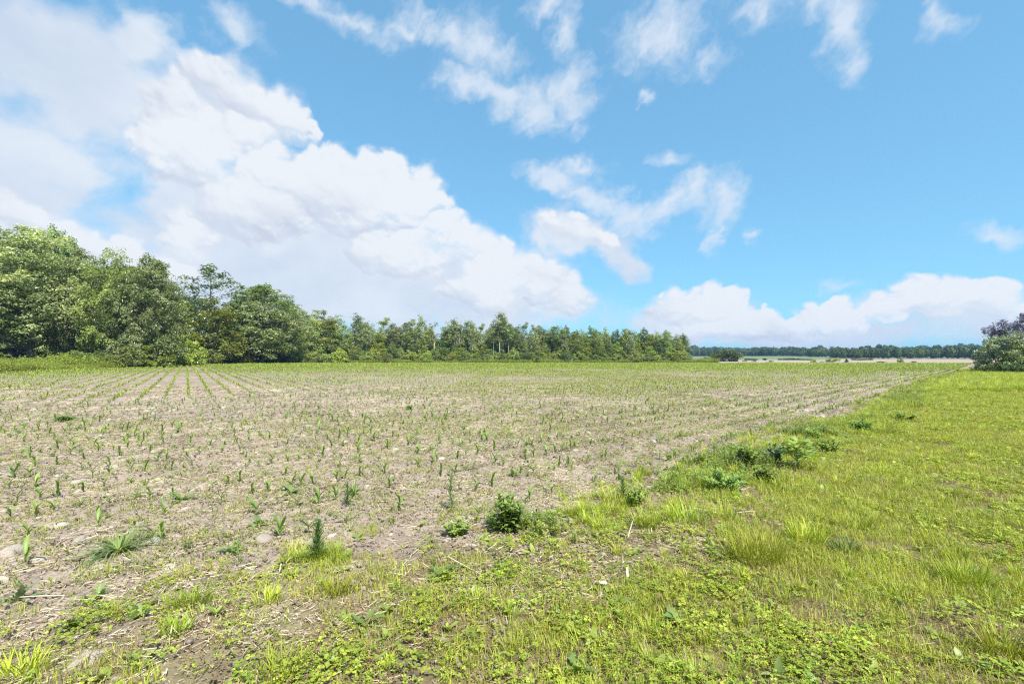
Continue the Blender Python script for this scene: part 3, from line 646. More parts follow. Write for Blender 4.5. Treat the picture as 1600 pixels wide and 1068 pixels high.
tree('lowdark', 'low_shrub', 1553, 44, 567, 52, 'low dark shrub spreading under the silvery small tree', cat='shrub')
tree('lowdark', 'low_shrub', 1592, 42.5, 569, 50, 'low dark shrub under the purple tree at right edge', cat='shrub')

# ================================================================ far wood on the ridge
def far_wood():
    rng = np.random.default_rng(77); prot = []
    for i in range(6):
        g = Geo(); n = 420; H = 12.0; wd = rng.uniform(7, 9.5)
        dr = unit(rng.normal(size=(n, 3))); P = dr*np.array([wd*.5, wd*.5, H*.42])*rng.uniform(.72, 1.02, (n, 1))*(1+.18*np.sin(dr[:, :1]*5+i)*np.cos(dr[:, 1:2]*6))+np.array([0, 0, H*.55])
        cols = lerp(K1*.8, G1*.62, rng.uniform())[None]*rng.normal(1, .2, n)[:, None]
        leaf_cloud(g, P, unit(dr+rng.normal(0, .3, (n, 3))), 1.5, np.clip(cols, .01, 1), rng, .8)
        prot.append(g.mesh('ridge_tree', M_FAR, False))
    n = 6500; a = rng.uniform(R(-70), R(70), n); d0 = np.interp(a, [.20, .53, .63, 1.3], [735, 735, 430, 420]); d = d0+(1330-d0)*rng.uniform(0, 1, n)**1.5+np.where(d0 > 700, 50, 10)*np.sin(a*9)
    x, y = d*np.sin(a), d*np.cos(a); q = height(x, y)
    scl = rng.uniform(.70, 1.2, n)*np.where(rng.uniform(size=n) < .04, 1.3, 1)*np.interp(d, [420, 800], [.55, .92])*np.clip(1+.8*fbm(x*.02, y*.02, 73, 3), .7, 1.4)
    scatter('distant_forest', prot, np.stack((x, y, q-.3), 1), rots(n, rng, .05), scl, rng.integers(0, 6, n), 'dark bluish wood covering the low ridge on the horizon', 'forest')
far_wood()
# weeds and tall grass before the wood
def edge_weeds():
    rng = np.random.default_rng(78); prot = []
    for i in range(4):
        g = Geo(); n = 110; P = rng.normal(size=(n, 3))*np.array([.38, .38, .2])+np.array([0, 0, .42]); P[:, 2] = np.clip(P[:, 2], .05, 1)
        c = lerp(np.array([.16, .215, .032]), np.array([.33, .40, .05]), rng.uniform(size=(n, 1)))
        leaf_cloud(g, P, unit(rng.normal(size=(n, 3))+[0, 0, .5]), .17, c, rng, .4)
        for k in range(26): blade(g, (rng.normal(0, .4), rng.normal(0, .4), 0), rng.uniform(0, 6.28), rng.uniform(.5, .95), .03, rng.uniform(.1, .5), lerp([.12, .17, .03], [.24, .25, .07], rng.uniform()), rng)
        prot.append(g.mesh('edge_weed', M_GRASS, False))
    xs, ys = [], []
    yy = rng.uniform(35, 128, 5200); off = rng.uniform(0, 1, 5200)**1.3*np.interp(yy, [35, 70, 128], [16, 8, 6]); xs.append(leftlim(yy)-off); ys.append(yy)
    xx = rng.uniform(-70, 62, 2600); ys.append(136.5+rng.uniform(0, 4.5, 2600)); xs.append(xx)
    x, y = np.concatenate(xs), np.concatenate(ys); n = len(x)
    scl = rng.uniform(.8, 1.5, n)*np.clip(.95+1.8*fbm(x*.2, y*.2, 71, 3), .5, 1.8)*np.where(y > 134, .8, 1)
    scatter('tall_weeds', prot, ground_pts(x, y), rots(n, rng), scl, rng.integers(0, 4, n), 'bright yellow green tall weeds along the foot of the wood', 'weeds')
edge_weeds()

# ================================================================ corn
def corn_variant(seed):
    rng = np.random.default_rng(seed); leaves = []
    st = Geo(); hh = rng.uniform(.045, .07); tube(st, [(0, 0, -.01), (.002, 0, hh*.5), (0, .002, hh)], [.0045, .004, .0025], 5, (.13, .20, .05))
    az = rng.uniform(0, 6.28); n = rng.integers(4, 6)
    for k in range(n):
        g = Geo(); a = az+np.pi*k+rng.normal(0, .35)
        c = lerp([.115, .205, .032], [.20, .30, .060], rng.uniform())
        if k == 0: c = lerp(c, [.25, .24, .08], .35)
        strip(g, (0, 0, hh*(.25+.75*k/(n-1))), a, rng.uniform(.10, .17)*(.75+.35*k/n), rng.uniform(.017, .026), rng.uniform(.75, 1.25)+.05*k, rng.uniform(.8, 2.2), c, 6, .45, rng.normal(0, .5), tipc=c*1.15)
        leaves.append(g)
    return st, leaves
CORN = [corn_variant(200+i) for i in range(8)]
CORN_P = [(st.mesh('corn_stem', M_WEED), [l.mesh('corn_leaf', M_WEED) for l in lv]) for st, lv in CORN]
def joined(st, lv, name):
    g = Geo()
    for q in [st]+lv: g.add(np.concatenate(q.v), cat_faces(q), np.concatenate(q.c))
    return g.mesh(name, M_WEED)
def cat_faces(q): return np.concatenate(q.f)
CORN_J = [joined(st, lv, 'corn_plant') for st, lv in CORN]
def corn_positions():
    rng = np.random.default_rng(5); X, Y = [], []
    # headland rows, parallel to the margin
    u = np.array([.734, .679]); nv = np.array([-.679, .734])             # along and across the straight margin
    for k in range(23):
        t = np.arange(-70, 150, .185)+rng.uniform(0, .18); t = t+rng.normal(0, .03, len(t)); q = .55+.76*k
        X.append(u[0]*t+nv[0]*q+rng.normal(0, .032, len(t))); Y.append(4.1+u[1]*t+nv[1]*q+rng.normal(0, .032, len(t)))
    # main rows
    r = np.array([math.sin(R(-35.6)), math.cos(R(-35.6))]); pr = np.array([r[1], -r[0]])
    for b in np.arange(-120, 150, .76):
        a = np.arange(0, 240, .2)+rng.uniform(0, .2); a = a+rng.normal(0, .03, len(a))
        x = a*r[0]+b*pr[0]+rng.normal(0, .025, len(a)); y = a*r[1]+b*pr[1]+rng.normal(0, .025, len(a))
        m = (y-4.1)*.734-x*.679 > 18.1
        X.append(x[m]); Y.append(y[m])
    x, y = np.concatenate(X), np.concatenate(Y)
    m = inview(x, y, 1.22, 3) & (y < FAR_Y-1) & (x > leftlim(y)+.6) & (sdist(x, y) > .4)
    x, y = x[m], y[m]; s = sdist(x, y); d = np.hypot(x, y); cxr = x
    keep = .78+.9*fbm(x*.35, y*.35, 81, 3)+.25*sstep(d, 22, 50)+.15*((y-4.1)*.734-x*.679 > 18)
    keep = np.where(s < 2.2, keep*.75, keep)+np.where((cxr > 3) & (s < 15), .5, 0)
    m = rng.uniform(size=len(x)) < keep
    return x[m], y[m], rng
cx, cy, crng = corn_positions()
order = np.argsort(np.hypot(cx, cy)); cx, cy = cx[order], cy[order]
vis = (np.abs(cx) < 1.12*cy) & (cy*1.0 > 2.0)
vi = np.where(vis)[0][:300]; rest = np.setdiff1d(np.arange(len(cx)), vi)
cs = crng.uniform(.75, 1.35, len(cx))*np.clip(1+1.0*fbm(cx*.5, cy*.5, 82, 2), .6, 1.5); cs = cs*np.interp(np.hypot(cx, cy), [5, 10, 22, 50, 75, 100], [1.12, .98, .84, .95, 1.4, 1.7]); cs = np.where(np.hypot(cx, cy) < 30, np.minimum(cs, 1.3), cs)
czs = height(cx, cy)
for q, i in enumerate(vi):
    v = int(crng.integers(0, 8)); loc = (cx[i], cy[i], czs[i]-.004); rz = crng.uniform(0, 6.28)
    e = empty('corn_seedling', loc, rz, float(cs[i])) if q < 130 else ob('corn_seedling', CORN_J[v], None, loc, rz, float(cs[i]))
    if q < 130:
        ob('stem', CORN_P[v][0], e)
        for lm in CORN_P[v][1]: ob('leaf', lm, e)
    pxx = CX+F*cx[i]/cy[i]; zone = 'left of the tall horseweed' if pxx < 492 else ('between horseweed and dense leafy bush' if pxx < 790 else 'right of the dense leafy bush')
    side = ('near, ' if q < 130 else 'further back, ')+zone
    tag(e, 'young corn seedling in bare soil '+side, 'corn', 'corn seedlings in the near rows')
# lighter copies for the far rows: one proto holds a short run of plants
def corn_far(seed):
    rng = np.random.default_rng(seed); g = Geo()
    for k in range(4):
        a = rng.uniform(0, 6.28)+np.pi*k; c = lerp([.18, .275, .034], [.33, .415, .062], rng.uniform())
        strip(g, (0, 0, .03), a, rng.uniform(.11, .17), .024, rng.uniform(.9, 1.3), rng.uniform(.4, 1.4), c, 2, .3)
    return g.mesh('corn_far', M_WEED)
CORN_F = [corn_far(300+i) for i in range(6)]
dd = np.hypot(cx[rest], cy[rest]); nr_ = rest[dd < 24]; fr_ = rest[dd >= 24]
for nm, ids, prot, lb in (('corn_seedlings', nr_, CORN_J, 'further corn seedlings standing in rows in the tilled field'), ('corn_rows', fr_, CORN_F, 'distant green rows of corn seedlings across the field')):
    n = len(ids); scatter(nm, prot, np.stack((cx[ids], cy[ids], czs[ids]-.004), 1), rots(n, crng, .1), cs[ids]*(1 if prot is CORN_J else 1.1), crng.integers(0, len(prot), n), lb, 'corn')
print('corn', len(cx), len(nr_), len(fr_))

# ================================================================ grass verge
GA, GB, GC = np.array([.215, .295, .030]), np.array([.42, .475, .050]), np.array([.53, .50, .10])
DRY1, DRY2 = np.array([.31, .24, .13]), np.array([.44, .37, .235]); BRN = np.array([.17, .115, .065])
def p_lawn(seed, n=80, hmin=.03, hmax=.09, dry=.2, rad=.16, wd=.0042):
    rng = np.random.default_rng(seed); g = Geo()
    for k in range(n):
        a = rng.uniform(0, 6.28); r = rad*np.sqrt(rng.uniform()); b = (r*np.cos(a), r*np.sin(a), -.008)
        c = lerp(DRY1, DRY2, rng.uniform()) if rng.uniform() < dry else lerp(lerp(GA, GB, rng.uniform()), GC, .5*rng.uniform()**2)
        blade(g, b, rng.uniform(0, 6.28), rng.uniform(hmin, hmax), wd*rng.uniform(.7, 1.3), rng.uniform(.1, .95), c, rng)
    return g.mesh('lawn', M_GRASS, False)
def p_clover(seed, n=40, rad=.15, ls=.0135, h0=.02, h1=.065):
    rng = np.random.default_rng(seed); g = Geo()
    for k in range(n):
        a = rng.uniform(0, 6.28); r = rad*np.sqrt(rng.uniform()); h = rng.uniform(h0, h1); b = np.array([r*np.cos(a), r*np.sin(a), h])
        c = lerp([.18, .265, .028], [.45, .51, .06], rng.uniform()**1.3); az = rng.uniform(0, 6.28)
        if rng.uniform() < .08: c = lerp(BRN, [.4, .3, .1], rng.uniform())
        nt_ = 3; l = ls*rng.uniform(.7, 1.3); tilt = rng.normal(0, .25, 2)
        for q in range(nt_):
            aa = az+q*2.094; d = np.array([np.cos(aa), np.sin(aa), 0]); sd = np.array([-np.sin(aa), np.cos(aa), 0])
            tz = lambda p: p+np.array([0, 0, (p[0]-b[0])*tilt[0]+(p[1]-b[1])*tilt[1]])
            V = [tz(b), tz(b+d*l*.65+sd*l*.48), tz(b+d*l*1.1), tz(b+d*l*.65-sd*l*.48)]; V[1][2] += l*.18; V[3][2] += l*.18
            g.add(V, [[0, 1, 2, -1], [0, 2, 3, -1]], c*rng.uniform(.85, 1.15))
        V = np.array([[b[0]*.9-.0008, b[1]*.9, 0], [b[0]*.9+.0008, b[1]*.9, 0], b]); g.add(V, [[0, 1, 2, -1]], np.array([.2, .2, .07]))
    return g.mesh('clover', M_GRASS, False)
def p_straw(seed, n=22, rad=.2, l0=.02, l1=.11, cs=(DRY1, DRY2)):
    rng = np.random.default_rng(seed); g = Geo()
    for k in range(n):
        a = rng.uniform(0, 6.28); r = rad*np.sqrt(rng.uniform()); p = np.array([r*np.cos(a), r*np.sin(a), rng.uniform(.004, .02)])
        az = rng.uniform(0, 6.28); l = rng.uniform(l0, l1); d = np.array([np.cos(az), np.sin(az), rng.normal(0, .12)])*l*.5; sd = np.array([-np.sin(az), np.cos(az), 0])*rng.uniform(.0012, .0032)
        up = np.array([0, 0, .002]); V = [p-d-sd, p-d+sd, p+d+sd, p+d-sd, p-d+up, p+d+up]
        g.add(V, [[0, 3, 5, 4], [4, 5, 2, 1]], lerp(cs[0], cs[1], rng.uniform()))
    return g.mesh('straw', M_DRY, False)
def p_broad(seed, n=7, l0=.035, l1=.075, wf=.42, c1=(.16, .245, .045), c2=(.32, .41, .08)):
    rng = np.random.default_rng(seed); g = Geo(); a0 = rng.uniform(0, 6.28)
    for k in range(n):
        c = lerp(c1, c2, rng.uniform()); l = rng.uniform(l0, l1)
        strip(g, (rng.normal(0, .006), rng.normal(0, .006), .003), a0+k*2.4, l, l*wf*rng.uniform(.8, 1.2), rng.uniform(.15, 1.0), rng.uniform(.2, .9), c, 4, .2, 0, jag=.12)
    return g.mesh('broadleaf', M_WEED)
def p_tuft(seed, n=46, h0=.10, h1=.22, rad=.05, c1=GA*1.1, c2=GB*1.15, wd=.005):
    rng = np.random.default_rng(seed); g = Geo()
    for k in range(n):
        a = rng.uniform(0, 6.28); r = rad*np.sqrt(rng.uniform()); az = a+rng.normal(0, .7); c = lerp(c1, c2, rng.uniform())
        if rng.uniform() < .06: c = DRY2
        strip(g, (r*np.cos(a), r*np.sin(a), -.006), az, rng.uniform(h0, h1), wd*rng.uniform(.7, 1.3), rng.uniform(.95, 1.5), rng.uniform(.2, 1.3), c, 3, .2, 0)
    return g.mesh('tuft', M_GRASS)
L_LAWN = [p_lawn(400+i, 100, .03, .105, .14) for i in range(4)]+[p_lawn(410+i, 60, .02, .06, .75) for i in range(2)]
L_CLOV = [p_clover(420+i) for i in range(4)]
L_CLOB = [p_clover(425+i, 20, .15, .024, .03, .08) for i in range(2)]
L_STRW = [p_straw(430, 16)]+[p_straw(433+i, 46, .18, .012, .06, (BRN*.7, BRN*1.9)) for i in range(2)]
L_BROD = [p_broad(440+i) for i in range(4)]
L_TUFT = [p_tuft(450+i) for i in range(4)]
VERGE = L_LAWN+L_CLOV+L_CLOB+L_STRW+L_BROD+L_TUFT       # 0-5 lawn, 6-9 clover, 10-11 big clover, 12-14 straw, 15-18 broad, 19-22 tuft
def verge():
    rng = np.random.default_rng(9); PX, PY, ID, SL = [], [], [], []
    def lay(y0, y1, dens, scale):
        x0, x1 = -1.3*y1-3, 1.3*y1+4; n = int((y1-y0)*(x1-x0)*dens)
        x = rng.uniform(x0, x1, n); y = rng.uniform(y0, y1, n)
        s = sdist(x, y)+.5*fbm(x*1.3, y*1.3, 91, 3)+.5*fbm(x*5, y*5, 92, 3)
        m = inview(x, y, 1.28, 2.5) & (s < .9) & (s > -26); x, y, s = x[m], y[m], s[m]; n = len(x)
        # ragged edge and bare brown patches
        thin = np.clip(.30-s*.8, .06, 1)*np.where(fbm(x*1.5, y*1.5, 95, 3) > .13, .5, 1)*np.where(fbm(x*.6, y*.6, 98, 3) > .18, .7, 1)
        k = rng.uniform(size=n) < thin*np.interp(x, [-2.2, -.6, .6], [.62, .78, 1]); x, y, s = x[k], y[k], s[k]; n = len(x)
        clov = fbm(x*.9, y*.9, 93, 3)+.13*np.where((x > 1.2) & (y < 3.6), 1, 0); dryn = fbm(x*1.2+9, y*1.2, 94, 3); u = rng.uniform(size=n)
        idx = np.where(u < np.clip(.16+2.6*clov, .03, .85), rng.integers(6, 10, n), rng.integers(0, 4, n))
        idx = np.where((rng.uniform(size=n) < np.clip(.22+1.7*dryn-.02*y+np.where(x < -.4, .18, 0), .03, .75)), rng.choice([4, 5, 5, 12, 13, 14, 13, 14], n), idx)
        u2 = rng.uniform(size=n)
        idx = np.where(u2 < .10, rng.integers(15, 19, n), idx); idx = np.where((u2 > .10) & (u2 < .14), rng.integers(19, 23, n), idx)
        idx = np.where((u2 > .14) & (u2 < .19) & (clov > -.05), rng.integers(10, 12, n), idx)
        sc = scale*rng.uniform(.7, 1.25, n)*np.where(idx >= 19, .7, 1)*np.where((idx >= 15) & (idx < 19), 1.25, 1)
        PX.append(x); PY.append(y); ID.append(idx); SL.append(sc)
    lay(.4, 5.0, 230, .80); lay(5.0, 9.5, 135, .95); lay(9.5, 20, 64, 1.25); lay(20, 62, 24, 2.0)
    x, y = np.concatenate(PX), np.concatenate(PY); n = len(x); print('verge', n)
    scatter('verge_grass', VERGE, ground_pts(x, y), rots(n, rng, .1), np.concatenate(SL), np.concatenate(ID), 'short yellow green grass and clover covering the verge', 'grass')
    # taller unmown grass on the verge further back, and rank grass along the margin
    n = 9000; y = rng.uniform(20, 60, n); x = y*rng.uniform(.80, 1.30, n); s = sdist(x, y); m = (s < -.3) & (np.hypot(x, y) > 27+2*np.sin(x)); x, y = x[m], y[m]
    n2 = 4200; y2 = 3.5+34*rng.uniform(0, 1, n2)**1.6; x2 = np.interp(y2, BY, BX); q = rng.normal(.25, .55, n2)*np.interp(y2, [3, 12, 40], [.7, 1.3, 2.6]); x2 = x2+q; m = fbm(x2*1.1, y2*1.1, 97, 3) > -.05; x2, y2 = x2[m], y2[m]
    xx, yy = np.concatenate((x, x2)), np.concatenate((y, y2)); n = len(xx)
    idx = np.concatenate((rng.integers(0, 4, len(x)), np.where(rng.uniform(size=len(x2)) < .45, rng.integers(4, 8, len(x2)), rng.integers(0, 4, len(x2)))))
    sc = np.concatenate((rng.uniform(1.3, 2.1, len(x)), rng.uniform(.5, 1.0, len(x2))*np.interp(y2, [3, 12, 40], [.85, 1.15, 1.6])))
    scatter('rank_grass', L_TUFT+L_BROD, ground_pts(xx, yy), rots(n, rng, .12), sc, idx, 'taller rank grass along the field margin and far verge', 'grass')
verge()

# ================================================================ litter on the soil
def clod_mesh(seed, sub=1):
    rng = np.random.default_rng(seed)
    import bmesh
    bm = bmesh.new(); bmesh.ops.create_icosphere(bm, subdivisions=sub, radius=1); V = np.array([v.co[:] for v in bm.verts]); Fc = np.array([[v.index for v in f.verts]+[-1] for f in bm.faces]); bm.free()
    k = rng.normal(size=(5, 3)); h = 1+.28*sum(np.sin(V@kk*1.3+i) for i, kk in enumerate(k))/2.5
    V = V*h[:, None]*np.array([1, rng.uniform(.65, 1), rng.uniform(.5, .75)])
    return V, Fc
def p_clods(seed, n=16, rad=.2, r0=.006, r1=.022, mat=M_CLOD):
    rng = np.random.default_rng(seed); g = Geo()
    for k in range(n):
        V, Fc = clod_mesh(seed*50+k); a = rng.uniform(0, 6.28); r = rad*np.sqrt(rng.uniform()); q = r0+(r1-r0)*rng.uniform()**2.5
        g.add(V*q+np.array([r*np.cos(a), r*np.sin(a), q*.25]), Fc, (1, 1, 1))
    return g.mesh('clods', mat, False)
P_SOIL = [p_clods(500+i) for i in range(3)]+[p_straw(510+i, 20, .22, .015, .08, (np.array([.40, .33, .21]), np.array([.62, .54, .40]))) for i in range(3)]+[p_clods(520, 7, .2, .005, .014, M_STONE)]+[p_broad(530+i, 5, .02, .045) for i in range(3)]
P_SOIL += [p_straw(540, 9, .25, .08, .24, (DRY1, DRY2))]
def p_herb(seed, h=.2, n=34, c1=(.13, .21, .045), c2=(.29, .39, .085), asp=.34, ls=.055):
    rng = np.random.default_rng(seed); g = Geo()
    for q in range(5):
        a = rng.uniform(0, 6.28); r = rng.uniform(0, h*.55); hh = h*rng.uniform(.5, 1.1); p0 = np.array([r*.4*np.cos(a), r*.4*np.sin(a), 0]); p1 = np.array([r*np.cos(a), r*np.sin(a), hh])
        tube(g, [p0, lerp(p0, p1, .5)+[0, 0, .01], p1], [.0025, .002, .001], 4, (.17, .22, .07))
        for k in range(n//5*2):
            t = rng.uniform(.12, 1); l = ls*rng.uniform(.5, 1.25)*(1.2-.5*t); strip(g, lerp(p0, p1, t), rng.uniform(0, 6.28), l, l*asp, rng.uniform(.1, 1.1), rng.uniform(.2, 1.4), lerp(c1, c2, rng.uniform()), 2, .25)
    return g.mesh('herb', M_GRASS)
def margin():
    rng = np.random.default_rng(15)
    prot = [p_herb(700, .2, 34, (.18, .27, .05), (.37, .46, .09)), p_herb(701, .16, 34, (.18, .27, .05), (.37, .46, .09)), p_herb(702, .26, 40, (.15, .235, .055), (.30, .40, .10), .2, .07), p_herb(703, .13, 30, (.24, .31, .05), (.45, .50, .09), .5, .045), p_herb(704, .34, 44, (.2, .27, .07), (.37, .44, .14), .14, .06)]
    y = 2.6+40*rng.uniform(0, 1, 7000)**1.6; x = np.interp(y, BY, BX); wd = np.interp(y, [2.6, 5, 8, 16, 40], [.8, .9, 1.0, 1.3, 2.2])
    off = rng.normal(.1, .5, len(y))*wd; x = x+off
    m = (fbm(x*.8, y*.8, 99, 3) > np.interp(y, [3, 5, 8], [.02, -.06, -.16])) & inview(x, y, 1.25, 2); x, y = x[m], y[m]; n = len(x)
    sc = rng.uniform(.35, 1.0, n)*np.interp(y, [3, 6, 9, 20, 40], [.5, .65, .8, .8, .9])*np.clip(1+2*fbm(x*1.2, y*1.2, 100, 2), .5, 1.5)
    n2 = 700; y2 = rng.uniform(2.4, 16, n2); x2 = rng.uniform(-1.2, 1.0, n2)*y2; m2 = sdist(x2, y2) > .6; x2, y2 = x2[m2], y2[m2]
    x, y = np.concatenate((x, x2)), np.concatenate((y, y2)); sc = np.concatenate((sc, rng.uniform(.2, .5, len(x2)))); n = len(x)
    scatter('margin_weeds', prot, ground_pts(x, y), rots(n, rng, .15), sc, rng.integers(0, 5, n), 'ragged strip of mixed low weeds along the field margin', 'weeds')
def soil_litter():
    rng = np.random.default_rng(10); X, Y, I, S = [], [], [], []
    for y0, y1, dens, sc in ((1.0, 6, 95, .9), (6, 12, 46, 1.05), (12, 26, 14, 1.5)):
        x0, x1 = -1.3*y1-3, 1.3*y1+3; n = int((y1-y0)*(x1-x0)*dens); x = rng.uniform(x0, x1, n); y = rng.uniform(y0, y1, n)
        m = inview(x, y, 1.25, 2) & (sdist(x, y) > np.where(x < 0, -3, -1.3)); x, y = x[m], y[m]; n = len(x)
        st = fbm(x*.5, y*.5, 96, 3); u = rng.uniform(size=n)
        idx = np.where(u < .42, rng.integers(0, 3, n), rng.integers(3, 6, n)); idx = np.where((st < -.06) & (u > .7), rng.integers(0, 3, n), idx)
        idx = np.where(u > .93, 6, idx); v = rng.uniform(size=n); idx = np.where(v < .17, rng.integers(7, 10, n), idx); idx = np.where((v > .17) & (v < .22) & (sdist(x, y) > -.3), 10, idx)
        X.append(x); Y.append(y); I.append(idx); S.append(sc*rng.uniform(.6, 1.3, n)*np.where(idx >= 7, .9, 1))
    x, y = np.concatenate(X), np.concatenate(Y); n = len(x); print('litter', n)
    scatter('soil_litter', P_SOIL, ground_pts(x, y), rots(n, rng, .06), np.concatenate(S), np.concatenate(I), 'crumbs of soil, straw bits and sprouting weeds on the tilled field', 'litter')
soil_litter()
def sprouts():
    rng = np.random.default_rng(14); prot = []
    for i in range(4):
        g = Geo()
        for k in range(7):
            b = rng.normal(0, .10, 2); az = rng.uniform(0, 6.28)
            for q in range(3): blade(g, (b[0], b[1], 0), az+q*2.1, rng.uniform(.03, .075), .009, rng.uniform(.4, 1), lerp([.20, .26, .045], [.42, .42, .12], rng.uniform()), rng)
        prot.append(g.mesh('sprout', M_GRASS, False))
    X, Y, S = [], [], []
    for y0, y1, n0, sc in ((2, 9, 7000, .7), (9, 18, 11000, .85), (18, 36, 24000, 1.05), (36, 70, 26000, 1.5), (70, 113, 42000, 2.4)):
        y = rng.uniform(y0, y1, n0); x = rng.uniform(-1.25, 1.25, n0)*y
        m = (sdist(x, y) > .4) & (x > leftlim(y)+.5); left = ((x < -3.5) & ((y-4.1)*.734-x*.679 > 17.5) & (y < 46)) | ((x > 8) & (sdist(x, y) < 7))
        dn = np.clip(.55+1.9*fbm(x*.12, y*.12, 84, 3), .1, 1)*np.where(left, .12, 1); m &= rng.uniform(size=n0) < dn
        X.append(x[m]); Y.append(y[m]); S.append(sc*rng.uniform(.6, 1.3, m.sum()))
    x, y = np.concatenate(X), np.concatenate(Y); n = len(x)
    scatter('weed_sprouts', prot, ground_pts(x, y), rots(n, rng, .1), np.concatenate(S), rng.integers(0, 4, n), 'scattered tiny yellow green weed sprouts between the corn rows', 'weeds')
sprouts(); margin()
# ================================================================ stones
STONES = []
for i in range(7):
    V, Fc = clod_mesh(900+i, 3); kk = np.random.default_rng(950+i).normal(size=(4, 3)); V = np.sign(V)*np.abs(V)**.85*(1+.10*sum(np.sin(V@q*4.0) for q in kk)/2)[:, None]; STONES.append(mesh_np('stone', V, Fc, M_STONE))
def put_stone(px, py, wpx, label, group=None, rng=np.random.default_rng(33)):
    x, y = G(px, py); r = wpx*.5*math.hypot(x, y)/F*.82
    i = int(rng.integers(0, 7)); o = ob('stone', STONES[i], None, (x, y, float(height(x, y))-r*.05), rng.uniform(0, 6.28), (r, r*rng.uniform(.7, 1), r*rng.uniform(.7, 1.1)))
    o.rotation_euler = (rng.normal(0, .2), rng.normal(0, .2), rng.uniform(0, 6.28)); return tag(o, label, 'stone', group)
put_stone(413, 848, 27, 'large pale stone with pointed top left of the tall horseweed')
put_stone(135, 1042, 40, 'flat grey stone half sunk at the bottom left corner')
put_stone(240, 849, 21, 'rounded pale stone right of the sprawling grass clump')
put_stone(214, 822, 15, 'small round stone beside the sprawling grass clump')
put_stone(20, 864, 26, 'flat pale stone cut near the left picture edge')
put_stone(92, 822, 19, 'pale stone left of the sprawling grass clump')
put_stone(345, 887, 22, 'flat beige stone below the thistle at left')
put_stone(423, 762, 18, 'pale stone in soil above the leafy rosette')
put_stone(735, 856, 17, 'whitish stone just left under the dense leafy bush')
put_stone(610, 838, 13, 'small white stone left of the dense leafy bush')
put_stone(818, 727, 15, 'round white stone above right of the dense leafy bush')
put_stone(963, 748, 13, 'pale stone near the tall weeds at the field margin')
put_stone(905, 722, 13, 'white stone further right on the soil above the bush')
put_stone(901, 785, 14, 'pale stone just above the long dry stalk')
put_stone(1463, 747, 11, 'white stone lying in short grass at right')
put_stone(1600, 600, 12, 'pale stone at the right picture edge in the grass')
known = [(55,640),(265,742),(120,755),(60,700),(190,700),(505,697),(512,703),(600,735),(612,746),(655,737),(645,755),(580,762),(540,836),(553,811),(690,718),(668,697),(735,725),(750,744),(705,668),(640,697),(770,713),(880,725),(860,735),(865,717),(880,712),(925,783),(960,665),(985,681),(920,676),(1052,656),(1023,689),(1100,663),(902,649),(862,688),(875,730),(1080,745),(475,682),(425,697),(520,755),(455,705),(435,735),(590,697),(618,703),(30,700),(330,690),(300,765),(520,838),(700,848),(15,745),(320,830)]
rs = np.random.default_rng(12); extra = []
while len(extra) < 105:
    py = 566+70*rs.uniform()**-.55 if rs.uniform() < .6 else rs.uniform(640, 900); px = rs.uniform(-10, 1300)
    if py > 930 or py < 612: continue
    x, y = G(px, py)
    if sdist(x, y) > .25 and inview(x, y, 1.13, 0) and (fbm(np.array([x*.4]), np.array([y*.4]), 83, 2)[0] > -.1): extra.append((px, py))
for px, py in known+extra:
    wpx = np.interp(py, [600, 700, 900], [6, 9.5, 14])*rs.uniform(.6, 1.35)
    put_stone(px, py, wpx, 'small pale stone on the soil '+('left of the tall upright horseweed' if px < 492 else 'between horseweed and leafy bush' if px < 790 else 'right of the leafy bush')+(', near' if py > 700 else ', far out'), 'small stones on the tilled field')

# ================================================================ weeds that stand out
def wz(px, py):
    x, y = G(px, py); return x, y, float(height(x, y))-.01
def pxm(py): return (py-HY)/CH                                         # photo pixels per metre at that ground row
def bush_weed(px, py, hpx, wpx, name, label, lsize, c1, c2, nst, seed, nl=26, asp=.42, cat='weed', bare=.15):
    rng = np.random.default_rng(seed); h, wd = hpx/pxm(py), wpx/pxm(py); e = empty(name, wz(px, py), 0)
    gl = Geo()
    for k in range(nst):
        gs = Geo(); a = rng.uniform(0, 6.28); r = wd*.5*np.sqrt(rng.uniform()); hh = h*rng.uniform(.65, 1.0)*(1-.3*(r/(wd*.5))**2)
        p0 = np.array([r*.25*np.cos(a), r*.25*np.sin(a), -.01]); p2 = np.array([r*np.cos(a), r*np.sin(a), hh]); p1 = lerp(p0, p2, .55)+[0, 0, .05*h]
        tube(gs, [p0, p1, p2], [.004, .003, .0015], 5, (1, 1, 1)); ob('stem', gs.mesh('weed_stem', M_STEM), e)
        t = rng.uniform(bare, 1.0, nl); P = np.where(t[:, None] < .55, p0+(p1-p0)*(t[:, None]/.55), p1+(p2-p1)*((t[:, None]-.55)/.45))
        az = np.arange(nl)*2.4+rng.uniform(0, 6)
        for i in range(nl):
            l = lsize*rng.uniform(.6, 1.2)*(1.15-.5*t[i]); c = lerp(c1, c2, np.clip(rng.normal(.35+.35*t[i], .2), 0, 1))
            strip(gl, P[i], az[i], l, l*asp, rng.uniform(.1, .9), rng.uniform(.3, 1.3), c, 3, .25, 0)
    ob('foliage', gl.mesh('weed_foliage', M_WEED), e)
    return tag(e, label, cat)
